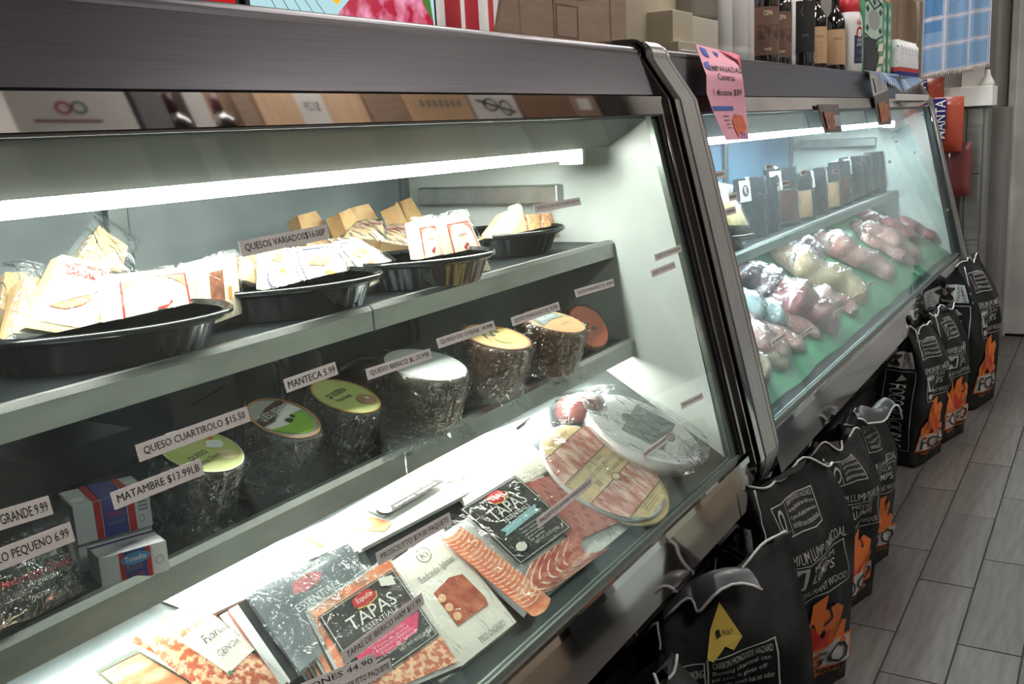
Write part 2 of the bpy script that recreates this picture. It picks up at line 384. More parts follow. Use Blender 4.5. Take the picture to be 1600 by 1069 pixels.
# ================================================================== DISPLAY CASES
def shifted(path, d):                     # push a (y,z) line inwards
    return [(y+d, z) for y, z in path]
def case(x0, x1, label, tube_mat, glass_mat, near):
    c = empty('display_case', (x1 if near else x0, 1.1, 0), label, 'display case')
    P = lambda mb, n, **k: mb.build(n, c, **k)
    ix0, ix1 = x0+.03, x1-.035
    # fascia over the glass
    mb = MB(); R = .016; fy, fz = .833, 1.407
    arc = [(fy+R+.004-R*math.cos(a)*1.0, fz-R+R*math.sin(a)) for a in [i*PI/2/6 for i in range(7)]]
    path = [(.80, 1.31)]+arc+[(.95, fz), (.95, fz-.02), (.86, fz-.02), (.825, 1.325), (.83, 1.30), (.812, 1.298)]
    mb.sweepx(path, x0, x1, brushed); P(mb, 'fascia')
    mb = MB(); mb.box((x0, .93, 1.385), (x1, 1.50, 1.405), nm('case_top_grey', (120, 118, 116), .4, .6, (104, 102, 100), 5)); P(mb, 'case_top')
    # sloping frame round the glass
    def fr(z0, z1, xa, xb, mat, off=.014, th=.02):
        mb = MB(); mb.sweepx([(gy(z0)-off, z0), (gy(z1)-off, z1), (gy(z1)-off+th, z1), (gy(z0)-off+th, z0)], xa, xb, mat); return mb
    gz0, gz1 = .590, 1.272
    P(fr(gz1, 1.306, x0, x1, polished), 'top_rail')
    P(fr(gz1-.004, gz1, x0, x1, nm('frame_edge_dark', (60, 58, 56), .3, .8), .012), 'rail_edge')
    P(fr(.582, gz0, x0, x1, nm('glass_seal', (92, 104, 98), .3), .004, .012), 'glass_seal')
    P(fr(.570, .582, x0, x1, polished, .016), 'bottom_bead')
    sx = x1 if near else x0; d = -1 if near else 1
    w1 = .030
    P(fr(gz0, gz1, *sorted((sx, sx+d*w1)), nm('side_rail_steel', (150, 140, 138), .12, 1)), 'side_rail')
    P(fr(gz0, gz1, *sorted((sx+d*w1, sx+d*(w1+.008))), blackrub, .010), 'side_gasket')
    P(fr(gz0, gz1, *sorted((sx+d*(w1+.008), sx+d*(w1+.03))), nm('inner_frame_grey', (120, 128, 122), .25, .7), .002, .012), 'inner_side_frame')
    if not near:
        P(fr(gz0, gz1, x1-.035, x1-.02, blackrub, .010), 'side_gasket')
        P(fr(gz0, gz1, x1-.02, x1, polished), 'side_rail')
    mb = MB(); mb.sweepx([(gy(gz0), gz0), (gy(gz1), gz1), (gy(gz1)+.005, gz1), (gy(gz0)+.005, gz0)], x0+.02, x1-.02, glass_mat); P(mb, 'glass_pane')
    # mirror-bright lower fascia that turns under
    lo = [(gy(.57)-.012, .570), (gy(.49)-.012, .490), (gy(.47)-.002, .472), (gy(.46)+.014, .462), (gy(.46)+.024, .466), (gy(.48)+.01, .49), (gy(.57)+.006, .570)]
    mb = MB(); mb.sweepx(lo, x0, x1, nm('lower_fascia_steel', (176, 168, 164), .07, 1, (158, 150, 148), 2)); P(mb, 'lower_fascia')
    mb = MB(); mb.sweepx([(.625, .455), (.655, .40), (.665, .40), (.64, .46)], x0, x1, blackrub); P(mb, 'bumper')
    mb = MB(); mb.sweepx([(.637, .415), (.652, .385), (.660, .387), (.648, .415)], x0, x1, nm('bead_dark', (80, 76, 74), .2, 1)); P(mb, 'bumper_bead')
    mb = MB(); mb.box((x0, .705, .10), (x1, .72, .46), kick, .002); P(mb, 'kick_panel')
    mb = MB(); mb.box((x0+.01, .74, .0), (x1-.01, 1.42, .12), blackrub); P(mb, 'base')
    # liner: rack, back, ends, canopy
    mb = MB(); mb.sweepx([(.645, .575), (1.05, .575+.405*DS), (1.05, .56+.405*DS), (.645, .56)], ix0, ix1, shelfsteel); P(mb, 'display_rack')
    mb = MB(); mb.box((ix0, .645, .50), (ix1, 1.44, .52), casewhite); P(mb, 'well_floor')
    mb = MB(); mb.box((ix0, 1.42, .55), (ix1, 1.44, 1.385), backglass if near else nm('sliding_door_blue', (128, 164, 196), .3, .1, (84, 118, 150), 2.5, (1, 1, 1), 4, .3, .7)); P(mb, 'back_panel')
    for xx in [ix0+(ix1-ix0)*k/3 for k in (0, 1, 2, 3)]:
        mb = MB(); mb.box((xx-.02, 1.405, .56), (xx+.02, 1.421, 1.38), nm('door_stile', (128, 136, 138), .3, .8), .003); P(mb, 'door_stile')
    ew = [(gy(.59)+.012, .52), (gy(1.27)+.014, 1.27), (.90, 1.385), (1.43, 1.385), (1.43, .52)]
    for a, b in ((ix0-.02, ix0), (ix1, ix1+.02)):
        mb = MB(); mb.sweepx(ew, a, b, casewhite); P(mb, 'end_panel')
    mb = MB(); mb.sweepx([(gy(1.27)+.018, 1.272), (.897, 1.218), (.899, 1.213), (.893, 1.213), (gy(1.27)+.014, 1.266)], ix0, ix1, canopyw); P(mb, 'canopy_baffle')
    mb = MB(); mb.sweepx([(.83, 1.335), (1.42, 1.345), (1.42, 1.33), (.83, 1.32)], ix0, ix1, casewhite); P(mb, 'canopy_liner')
    # lamp
    lx0, lx1 = ix0+.02, (ix1-.0 if near else ix1-.02)
    lf = P(MB().sweepx([(.915, 1.262), (1.02, 1.262), (1.02, 1.25), (.972, 1.25), (.968, 1.199), (.962, 1.199)], lx0, lx1, casewhite), 'lamp_housing')
    mb = MB(); ny = 10
    pth = [(lx0+.03, .922, 1.207), (lx1-.10, .922, 1.207)]
    mb.tube(pth, .0135, tube_mat, 12); mb.build('lamp_tube', lf)
    for xx in (lx0+.015, lx1-.10): mb = MB(); mb.box((xx, .902, 1.183), (xx+.015, .955, 1.25), casewhite, .002); mb.build('lamp_holder', lf)
    mb = MB(); mb.box((lx1-.03, 1.0, 1.10), (lx1, 1.36, 1.14), railsteel, .004); P(mb, 'bracket')
    return c, P, ix0, ix1
c1, P1, a0, a1 = case(-.55, 1.90, 'long steel display case of cheeses and hams under glass, nearest the camera', tubem, glassm, True)
c2, P2, b0, b1 = case(2.06, 5.10, 'second steel display case with misted glass over wrapped meats, by the column', tubem2, glassm2, False)

# post between the two cases: grooved steel trim following the case outline
def outline(d=0):
    pts = [(1.50, 1.418), (.88, 1.418)]
    cx, cz, R = .868, 1.386, .032
    for i in range(1, 8):
        a = PI/2+i*(PI/2+.23)/8; pts.append((cx+R*math.cos(a)*1.05, cz+R*math.sin(a)))
    pts += [(gy(1.30)-.022, 1.30), (gy(.90)-.022, .90), (gy(.56)-.022, .56)]
    for i in range(1, 8):
        a = i/8; pts.append((gy(.56)-.022+.004*a+.055*a*a, .56-.14*a+.035*a*a))
    pts += [(.665, .38), (.675, .05), (.70, .05)]
    return [(y+d, z-(d if i < 8 and z > 1.3 else 0)) for i, (y, z) in enumerate(pts)]
def ribbon(mb, xa, xb, d, mat, th=.02):
    o = outline(d); q = outline(d+th); n = len(o)
    vs = [(xa, y, z) for y, z in o]+[(xb, y, z) for y, z in o]+[(xb, y, z) for y, z in q]+[(xa, y, z) for y, z in q]
    fs = []
    for i in range(n-1):
        fs += [(i+1, i, n+i, n+i+1), (n+i+1, n+i, 2*n+i, 2*n+i+1), (3*n+i+1, 3*n+i, i, i+1)]
    mb.add(vs, fs, mat, smooth=False)
post = empty('case_divider', (1.98, 1.1, 0), 'grooved steel divider post standing between the two display cases', 'divider')
for n, xa, xb, d, mt in (('edge_strip', 1.900, 1.910, .0, polished), ('gasket_strip', 1.910, 1.919, .010, blackrub), ('polished_strip', 1.919, 1.942, -.006, polished),
                         ('gasket_strip', 1.942, 1.948, .006, blackrub), ('bead_strip', 1.948, 1.953, .001, trimsteel), ('gasket_strip', 1.953, 1.959, .006, blackrub),
                         ('wide_strip', 1.959, 2.028, -.004, trimsteel), ('gasket_strip', 2.028, 2.034, .006, blackrub), ('bead_strip', 2.034, 2.040, .0, trimsteel),
                         ('gasket_strip', 2.040, 2.044, .006, blackrub), ('edge_strip', 2.044, 2.060, .0, trimsteel)):
    mb = MB(); ribbon(mb, xa, xb, d, mt); mb.build(n, post)
mb = MB(); core = [(y+.02, z-(.02 if z > 1.3 else 0)) for y, z in outline()]; mb.sweepx(core+[(1.5, .05)], 1.903, 2.057, blackrub); mb.build('core', post)
endp = empty('case_end_trim', (5.12, 1.1, 0), 'slim steel end trim closing the far display case', 'trim')
for n, xa, xb, d, mt in (('edge_strip', 5.10, 5.112, 0, trimsteel), ('gasket_strip', 5.112, 5.118, .008, blackrub), ('polished_strip', 5.118, 5.15, -.003, trimsteel)):
    mb = MB(); ribbon(mb, xa, xb, d, mt); mb.build(n, endp)

# shelves of the near case, each in two lengths
def shelf(P, x0, x1, yf, z, depth, joints, rail=.032, name='shelf'):
    xs = [x0]+joints+[x1]
    for i, (a, b) in enumerate(zip(xs, xs[1:])):
        mb = MB(); mb.box((a+.002, yf+.012, z-.012), (b-.002, yf+depth, z-.004), shelfsteel)
        s = P(mb, name)
        mb = MB(); mb.sweepx([(yf, z-rail), (yf+.001, z-.005), (yf+.006, z+.0005), (yf+.016, z+.001), (yf+.016, z-.004), (yf+.006, z-.004), (yf+.004, z-rail), (yf+.012, z-rail), (yf+.012, z-rail-.002), (yf, z-rail-.002)], a+.0015, b-.0015, railsteel)
        mb.build('price_rail', s)
        mb = MB(); mb.sweepx([(yf-.001, z-.005), (yf+.0055, z+.0015), (yf+.0075, z+.001), (yf+.001, z-.006)], a+.0015, b-.0015, nm('lip_highlight_steel', (235, 235, 232), .2, 1)); mb.build('lip_highlight', s)  # bright polished bead added so the rail's top edge shows a highlight line
J1 = W(583, 490, 1, .887).x; J2 = W(634, 715, 1, .847).x
shelf(P1, a0, a1, .887, 1.022, .40, [J1-1.2, J1])
shelf(P1, a0, a1, .847, .818, .44, [J2-1.2, J2], .036)
mb = MB(); mb.sweepx([(.862, .806), (.93, .806), (.93, .799), (.862, .793)], a0, a1, nm('lamp_channel', (110, 108, 100), .25, .9)); ch = P1(mb, 'lamp_channel')
mb = MB(); mb.box((a0+.03, .864, .788), (a1-.03, .890, .7925), ledm); mb.build('light_strip', ch)
for xx in (1.35,): pass
shelf(P2, b0, b1, .90, .888, .40, [3.55], .03)
mb = MB(); mb.box((b0+.05, .912, .852), (b1-.05, .922, .856), emit('far_shelf_fill', (235, 245, 255), 16)); P2(mb, 'light_strip')  # made-up glowing strip, a dim fill for the far case

# ================================================================== GOODS ON THE SHELVES
GOODS = 1
def at_px(pts, ax, vals): return [W(x, y, ax, v) for (x, y), v in zip(pts, vals)]
trayb = nm('tray_black_plastic', (22, 23, 24), .18, 0, coat=.4)
cheese = nm('cheese_pale', (236, 214, 160), .5, 0, (222, 192, 132), 25, coat=.3)
cheesed = nm('cheese_tan', (206, 170, 120), .5, 0, (176, 134, 88), 18, coat=.3)
rind = nm('cheese_rind_brown', (120, 78, 44), .45, 0, (84, 52, 30), 14, (1, 1, 3), bump=.3, bscale=60, coat=.5)
rindd = nm('cheese_rind_dark', (30, 26, 22), .30, 0, (18, 16, 14), 14, (1, 1, 3), bump=.35, bscale=60, coat=.6)
vac = film('vacuum_pouch', (252, 250, 246), .08, .8, 30, .012, 1.0)
grille = nm('black_plastic_card', (30, 31, 34), .3, 0, bump=.12, bscale=30, coat=.3)
creamlab = nm('cream_label', (244, 236, 214), .5, 0, (236, 226, 200), 20)

def oval_tray(label):
    t = local('oval_tray', label, 'tray', 'black oval trays on the upper shelf')
    mb = MB(); sx, sy = .098, .137
    mb.lathe([(.0, .004), (.72, .004), (.74, 0.0), (.78, .002), (.90, .034), (.93, .036), (.985, .0385), (1.0, .037), (1.0, .0335), (.97, .034), (.95, .031), (.90, .029), (.79, .0055), (0, .006)][0:1] +
             [(.74, 0), (.78, .003), (.88, .033), (.93, .035), (.985, .0395), (1.0, .0375), (.985, .0355), (.94, .032)], trayb, 144, sx=sx, sy=sy, rib=.012, nr=36)
    mb.lathe([(0, .008), (.74, .008), (.86, .034), (.93, .0375)], trayb, 48, sx=sx, sy=sy)
    mb.build('tray_body', t, origin=(0, 0, 0))
    mb = MB(); mb.lathe([(.965, .0375), (.99, .042), (1.01, .040), (1.01, .036), (.985, .035)], trayb, 60, sx=sx, sy=sy); mb.build('tray_rim', t, origin=(0, 0, 0))
    return t
tr0 = oval_tray('black oval tray cut off by the left edge of the photo, upper shelf')
spots = [(.42, 1.01, None, 1.08), (.715, 1.005, 'black oval tray holding the chilli cheese packs, upper shelf', 1.12),
         (1.015, 1.0, 'black oval tray of blue framed cheese packs, upper shelf', 1.04), (1.285, .955, 'black oval tray with two red framed cheese packs', .90),
         (1.65, 1.04, 'black oval tray of fanned cheese wedges at the end of the upper shelf', 1.02)]
for i, (x, y, l, k) in enumerate(spots):
    o = tr0 if i == 0 else dup(tr0, l)
    put(o, (x, y, 1.0185), (0, 0, .94+random.uniform(-.08, .08)), (k, k, 1.16))

def pack(name, label, cat, corners, body, th=.012, pillow=.004, deco=None, group=None, wrap=None, wk=.10, side=None, wraph=.004, n=8):
    """vacuum pack: pillow body, printed label as a part, clear pouch as a part. corners bl,br,tr,tl in world"""
    S = quad(*corners, pillow=pillow)
    mb = MB(); slab(mb, S, th, body, side, n)
    o = mb.build(name, None, label, cat, group)
    if deco:
        mb = MB(); deco(mb, S); mb.build('printed_label', o)
    if wrap:
        bl, br, tr, tl = [Vector(c) for c in corners]; c = (bl+br+tr+tl)/4
        q = [p+(p-c)*wk for p in (bl, br, tr, tl)]
        S2 = quad(*q, pillow=pillow+wraph); rnd = random.Random(sum(map(ord, label)))
        ph = [rnd.uniform(0, 6) for _ in range(4)]
        def fn(u, v):
            e = .0025*math.sin(9*u+ph[0])*math.sin(7*v+ph[1])+.0015*math.sin(23*u+17*v+ph[2])
            return S2(u+.012*math.sin(8*v+ph[3])*(u in (0, 1)), v+.012*math.sin(9*u+ph[1])*(v in (0, 1)), e*(.3+min(u, 1-u, v, 1-v)*2)+.001)
        mb = MB(); mb.grid(fn, 18, 18, wrap); mb.build('plastic_wrap', o)
    return o
def box6(name, label, cat, bl, br, hgt, depth, mat, deco=None, group=None, top=None, bev=.0015):
    """upright carton: front edge from bl to br on its base, depth running away from the viewer"""
    bl, br = Vector(bl), Vector(br); U = (br-bl); L = U.length; u = U.normalized(); wv = Vector((-u.y, u.x, 0))
    if wv.y < 0: wv = -wv
    mb = MB(); mb.M = Matrix.Translation(bl) @ Matrix((( u.x, wv.x, 0, 0), (u.y, wv.y, 0, 0), (0, 0, 1, 0), (0, 0, 0, 1)))
    mb.box((0, 0, 0), (L, depth, hgt), mat, bev)
    o = mb.build(name, None, label, cat, group)
    if deco:
        F = flat(bl-wv*.0003, u*L, Vector((0, 0, hgt))); T = flat(bl+Vector((0, 0, hgt+.0003)), u*L, wv*depth); E = flat(bl+wv*depth-u*.0003, -wv*depth, Vector((0, 0, hgt)))
        mb = MB(); deco(mb, F, T, E); mb.build('printed_label', o)
    return o

# --- upper shelf, chilli cheese packs in tray two
def d_chili(mb, S):
    mb.rect(S, .12, .1, .95, .92, white, .0006, 6); mb.rect(S, .12, .74, .95, .92, red, .0012, 6, 1)
    mb.text(S, 'ONDNOU', .22, .78, .9, .88, white, .002, .02)
    for i in range(5): mb.line(S, [(.2, .68-i*.045), (.2+.35*(1-i*.12), .68-i*.045)], .008, inkg, .0014)
    mb.poly(S, [(.15, .3), (.35, .40), (.6, .5), (.72, .54), (.75, .47), (.62, .38), (.4, .30)], nm('chilli_yellow', (238, 208, 110), .5), .0016)
    mb.line(S, [(.15, .3), (.35, .40), (.6, .5), (.72, .54), (.75, .47), (.62, .38), (.4, .30), (.15, .3)], .012, red, .0018)
    mb.line(S, [(.72, .54), (.85, .6)], .012, nm('stem_green', (110, 120, 50)), .0018)
def d_chili2(mb, S):
    mb.frame(S, .18, .12, .86, .9, .02, .02, red, .001); mb.frame(S, .2, .14, .84, .88, .008, .006, nm('rose_ink', (232, 150, 140)), .0012)
    for (a, b) in ((.2, .88), (.84, .88)):
        s_ = 1 if a < .5 else -1
        mb.poly(S, [(a, b), (a+.2*s_, b), (a+.12*s_, b-.06), (a+.04*s_, b-.14), (a, b-.22)], nm('salmon_ink', (236, 120, 98)), .0012)
    mb.text(S, 'QUESO CON', .33, .7, .7, .76, nm('orange_brown', (190, 110, 70)), .0014)
    mb.poly(S, [(.5, .36), (.6, .38), (.68, .46), (.66, .5), (.62, .43), (.52, .40)], red, .0014)
    for i in range(3): mb.line(S, [(.36, .3-i*.05), (.64, .3-i*.05)], .008, inkg, .0014)
def Y(pts, yb, yt): return at_px(pts, 1, (yb, yb, yt, yt))
pack('chilli_cheese_pack', 'yellow cheese slab with red banded chilli label standing in the oval tray', 'cheese', Y([(40, 512), (150, 530), (170, 415), (97, 398)], .99, 1.02), cheese, .02, .003, d_chili, wrap=vac, wk=.12)
pack('chilli_cheese_pack', 'white cheese pack with red framed chilli label in the middle of the oval tray', 'cheese', Y([(162, 530), (324, 512), (305, 415), (152, 432)], .985, 1.01), nm('cheese_white', (206, 196, 178), .5), .02, .003, d_chili2, wrap=vac, wk=.10)
def d_side(mb, S): mb.rect(S, .1, .1, .5, .8, nm('chilli_flakes', (150, 90, 60), .6, 0, (90, 50, 34), 120), .001, 3); mb.text(S, '1', .62, .3, .72, .5, orange, .001)
pack('cheese_pack', 'narrow white cheese wedge standing at the right end of the chilli tray', 'cheese', Y([(324, 510), (378, 490), (368, 395), (318, 408)], .975, .985), nm('cheese_white', (206, 196, 178), .5), .05, .003, d_side, wrap=vac, wk=.15)
for i, (pts, lb) in enumerate([([(20, 520), (70, 525), (95, 440), (40, 430)], 'pale cheese wedge in loose clear bag at the left of the chilli tray'),
                     ([(110, 420), (190, 425), (200, 385), (155, 352)], 'tan cheese wedge poking up behind the chilli cheese pack'),
                     ([(0, 480), (30, 500), (45, 425), (8, 425)], 'cheese wedge in clear bag at the left edge of the upper shelf')]):
    pack('cheese_wedge', lb, 'cheese', Y(pts, 1.0+.03*i, 1.04+.03*i), cheesed, .03, .004, None, 'bagged cheese wedges on the upper shelf', wrap=shrinkf, wk=.5)
# tray three: blue framed packs
navy = nm('navy_ink', (60, 84, 120), .5)
def d_blue(mb, S):
    mb.poly(S, [(.08, .2), (.16, .1), (.84, .1), (.92, .2), (.92, .82), (.84, .92), (.16, .92), (.08, .82)], white, .0006)
    mb.line(S, [(.08, .2), (.16, .1), (.84, .1), (.92, .2), (.92, .82), (.84, .92), (.16, .92), (.08, .82), (.08, .2)], .03, nm('deep_blue_ink', (14, 34, 84), .5), .0018)
    mb.poly(S, [(.2, .6), (.35, .75), (.6, .78), (.7, .65), (.5, .55)], nm('peach_ink', (200, 120, 50)), .0016)
    mb.poly(S, [(.42, .42), (.55, .45), (.62, .38), (.5, .34)], orange, .0012)
    mb.text(S, 'QUESO', .3, .8, .7, .87, navy, .0012)
wc = nm('cheese_white', (206, 196, 178), .5)
for pts, lb in [([(412, 458), (482, 462), (440, 370), (410, 375)], 'white cheese pack at the left of the blue framed tray'),
                ([(478, 462), (574, 452), (520, 380), (450, 388)], 'white cheese pack with blue outlined label leaning in the tray'),
                ([(572, 450), (634, 422), (560, 372), (520, 378)], 'cheese pack with navy cornered label at the right of its tray')]:
    pack('cheese_pack', lb, 'cheese', Y(pts, .97, 1.01), wc, .015, .003, d_blue, 'blue framed cheese packs in the third tray', wrap=vac, wk=.16)
pack('cheese_wedge', 'small tan cheese wedge behind the left of the third tray', 'cheese', Y([(372, 435), (405, 445), (410, 395), (375, 400)], 1.0, 1.02), cheesed, .02, .003, None, wrap=shrinkf, wk=.3)
for pts, lb in [([(535, 372), (600, 375), (598, 345), (560, 348)], 'cheese pack with a dark red strip lying behind the third tray'),
                ([(600, 378), (640, 385), (640, 352), (590, 356)], 'cheese pack with black outlined label behind the third tray')]:
    pack('cheese_pack', lb, 'cheese', Y(pts, 1.08, 1.12), cheesed, .02, .003, lambda mb, S: (mb.rect(S, .1, .7, .9, .85, nm('wine_ink', (130, 40, 44)), .001), mb.frame(S, .1, .1, .9, .6, .02, .03, ink, .001)), wrap=shrinkf, wk=.2)
# tray four: two red framed packs
def d_red(mb, S):
    mb.frame(S, .2, .1, .92, .86, .03, .02, red, .001)
    mb.rect(S, .23, .12, .89, .84, nm('label_blush', (246, 226, 214), .5), .0006, 4)
    for (a, b, sx, sy) in ((.23, .84, 1, -1), (.89, .84, -1, -1), (.23, .12, 1, 1), (.89, .12, -1, 1)):
        mb.poly(S, [(a, b), (a+.2*sx, b), (a+.08*sx, b+.05*sy), (a+.03*sx, b+.1*sy), (a, b+.2*sy)][::1 if sx*sy < 0 else -1], nm('salmon_ink', (236, 120, 98)), .0012)
    mb.poly(S, [(.5, .42), (.58, .40), (.66, .48), (.62, .52), (.56, .47), (.5, .46)], red, .0012)
    mb.text(S, 'Queso', .4, .62, .72, .7, nm('brown_ink', (110, 70, 50)), .0012)
pack('cheese_pack', 'left of the two red framed cheese packs standing in one tray', 'cheese', Y([(657, 432), (702, 432), (680, 340), (643, 346)], .935, .96), wc, .014, .003, d_red, 'red framed cheese packs', wrap=vac, wk=.12)
pack('cheese_pack', 'right of the two red framed cheese packs standing in one tray', 'cheese', Y([(702, 432), (767, 422), (728, 331), (683, 341)], .925, .95), wc, .014, .003, d_red, 'red framed cheese packs', wrap=vac, wk=.12)
# tray five: fanned wedges
nuts = nm('nut_crust', (150, 96, 60), .5, 0, (216, 176, 130), 90, kind='noise')
for i, (pts, lb, mt) in enumerate([([(758, 372), (775, 372), (797, 334), (790, 330)], 'first thin wedge of the fanned cheese at the left', cheese), ([(776, 372), (795, 373), (805, 332), (797, 330)], 'second fanned cheese wedge from the left', cheese),
        ([(797, 373), (826, 372), (815, 322), (808, 318)], 'wide pale cheese wedge amid the fan', cheese), ([(826, 372), (848, 372), (842, 335), (822, 335)], 'nut crusted cheese piece in the fan', nuts), ([(850, 371), (873, 368), (862, 333), (846, 334)], 'nut crusted cheese piece at the right end of the fan', nuts)]):
    pack('cheese_wedge', lb, 'cheese', Y(pts, .99-.004*i, 1.01-.004*i), mt, .02, .002, None, 'cheese wedges fanned in the end tray', wrap=vac if i > 1 else None, wk=.2)
for i, (x, y, r) in enumerate([(1.42, 1.16, .2), (1.5, 1.2, -.3), (1.58, 1.17, .5), (1.36, 1.2, -.1), (1.67, 1.21, .1)]):
    mb = MB(); mb.M = Matrix.Translation((x, y, 1.014)) @ Matrix.Rotation(r, 4, 'Z') @ Matrix.Rotation(-.35, 4, 'X')
    mb.hexa([(-.05, 0, 0), (.05, 0, 0), (.05, .03, .0), (-.05, .03, 0)], [(-.045, 0, .12), (.0, .0, .125), (.0, .03, .12), (-.045, .03, .12)], cheesed)
    mb.build('cheese_wedge', None, ['tan cheese wedge lying behind the red framed packs', 'tan cheese wedge left of the fanned tray', 'tan cheese wedge behind the fanned tray', 'tan cheese wedge behind the fourth tray', 'tan cheese wedge behind the end tray'][i], 'cheese')

# --- lower shelf
SH2 = .8145
def carton(F, mb, name='Tonadita'):
    mb.rect(F, .0, .0, 1, 1, nm('carton_white', (228, 228, 232), .35), .0001)
    mb.rect(F, .30, 0, .73, 1, blue, .0004); mb.rect(F, .28, 0, .35, 1, red, .0006); mb.rect(F, .68, 0, .75, 1, red, .0006)
    mb.ell(F, .52, .72, .22, .2, nm('lake_blue', (70, 130, 190)), .0008)
    mb.text(F, name, .36, .64, .68, .82, inkw, .001, .02); mb.text(F, 'Butter', .38, .36, .62, .54, inkg, .001); mb.text(F, 'Grass fed', .42, .14, .62, .26, red, .001)
    mb.ring(F, .87, .45, .06, .14, .85, inkg, .0006)
cartonw = nm('carton_white_gloss', (214, 214, 218), .3, 0, coat=.5)
def d_butter(mb, F, T, E):
    carton(F, mb); mb.rect(T, 0, .72, 1, .82, blue, .0003); mb.rect(T, .0, .82, 1, .83, red, .0003)
    mb.text(T, 'Tonadita', .35, .3, .65, .6, inkg, .0004)
def d_butter2(mb, F, T, E):
    mb.rect(F, 0, 0, 1, 1, nm('carton_silver', (200, 200, 206), .35), .0001)
    mb.rect(F, .36, 0, .68, 1, blue, .0003); mb.rect(F, .26, 0, .35, 1, red, .0004); mb.rect(F, .69, 0, .79, 1, red, .0004)
    mb.text(F, 'Crema', .4, .5, .64, .66, red, .0006); mb.text(F, 'sin sal', .42, .3, .62, .4, inkg, .0006)
    for i in range(3): mb.line(F, [(.83, .7-i*.1), (.96, .7-i*.1)], .05, inkg, .0005)
    mb.ring(F, .86, .26, .04, .1, .8, inkg, .0005)
    mb.rect(T, .36, 0, .68, 1, blue, .0003); mb.rect(T, .26, 0, .35, 1, red, .0004); mb.rect(T, .69, 0, .79, 1, red, .0004)
    mb.ell(T, .12, .3, .08, .14, white, .0005); mb.ell(T, .88, .6, .08, .14, white, .0005)
b_l, b_r = W(161, 922, 2, SH2), W(265, 890, 2, SH2)
hb = (W(152, 875, 1, b_l.y).z-SH2)
box6('butter_carton', 'white butter carton with blue centre band at the front of the lower shelf', 'butter carton', b_l, b_r, hb, .045, cartonw, d_butter, 'butter cartons')
u_ = (b_r-b_l).normalized(); w_ = Vector((-u_.y, u_.x, 0)); off = w_*.05
q_l = Vector((0, 0, 0))
p1 = W(122, 852, 2, SH2+hb); p2 = W(239, 820, 2, SH2+hb); hh = W(115, 792, 1, p1.y).z-SH2-hb
box6('butter_carton', 'silver butter carton stacked upright behind the front one', 'butter carton', p1, p2, hh, .06, cartonw, d_butter2, 'butter cartons')
pa, pb = Vector(p1), Vector(p2); pa.z = pb.z = SH2
box6('butter_carton', 'butter carton hidden below the stacked silver one', 'butter carton', pa+w_*.004, pb+w_*.004, hb-.001, .05, cartonw, None, 'butter cartons')
# black pack of cooked roll
bk = [W(-55, 1010, 1, .83), W(128, 924, 1, .86), W(102, 815, 1, .90), W(-80, 880, 1, .90)]
pink = nm('red_print', (214, 60, 56), .5)
def d_roll(mb, S):
    mb.text(S, 'Cooked Veal Roll', .44, .56, .80, .64, inkw, .001); mb.line(S, [(.3, .52), (.9, .52)], .006, inkw, .001)
    mb.text(S, 'Matambre Cocido', .30, .38, .92, .49, pink, .001, .02); mb.text(S, 'Argentino', .5, .26, .82, .36, inkw, .001)
    mb.line(S, [(.3, .22), (.9, .22)], .006, inkw, .001); mb.text(S, 'MADE IN U.S.A', .52, .12, .76, .18, inkw, .001)
    mb.text(S, 'CARNE  ARGENTINA', .3, .86, .84, .92, pink, .001); mb.rect(S, .3, .84, .86, .85, navy, .001)
    mb.poly(S, [(.93, .74), (.975, .80), (.99, .52), (.98, .36), (.94, .34), (.92, .6)], nm('silver_film', (200, 204, 206), .2, .6), .0015)
pack('veal_roll_pack', 'black shrink wrapped veal roll pack at the left of the lower shelf', 'meat pack', bk, grille, .05, .012, d_roll, wrap=shrink, wk=.07)
# grey cartons and jars at the back left
greyc = nm('grey_carton', (112, 114, 118), .5, 0, (92, 94, 98), 6)
for i, (x0, y0, wd, h, dp, lb) in enumerate([(.62, 1.04, .17, .05, .13, 'flat grey carton at the bottom of the back stack'), (.63, 1.05, .15, .045, .12, 'flat grey carton on the back stack'),
                                              (.88, 1.10, .12, .12, .10, 'tall grey carton with faint red print behind the butter'), (.70, 1.19, .12, .15, .03, 'upright grey carton against the back of the lower shelf')]):
    z = SH2+(.0505 if i == 1 else 0)
    box6('grey_carton', lb, 'carton', (x0, y0, z), (x0+wd, y0, z), h, dp, greyc, (lambda mb, F, T, E: (mb.line(F, [(.3, .7), (.8, .8)], .03, ink, .0004), mb.line(F, [(.6, .3), (.75, .32)], .06, nm('wine_ink', (130, 40, 44)), .0004))) if i == 2 else None)
def jar(x, y, r, h, lb):
    mb = MB(); mb.lathe([(r, 0), (r, h*.8), (r*.7, h*.92), (r*.7, h), (0, h)], grille, 24, (x, y, SH2)); o = mb.build('dark_jar', None, lb, 'jar', 'dark jars behind the cheeses')
    mb = MB(); mb.lathe([(r*.78, h*.9), (r*.78, h*1.02), (0, h*1.03)], blackrub, 24, (x, y, SH2)); mb.build('lid', o)
jar(1.06, 1.12, .035, .13, 'dark jar behind the first yellow labelled cheese'); jar(1.17, 1.13, .035, .13, 'dark jar right of the other behind the cheeses')

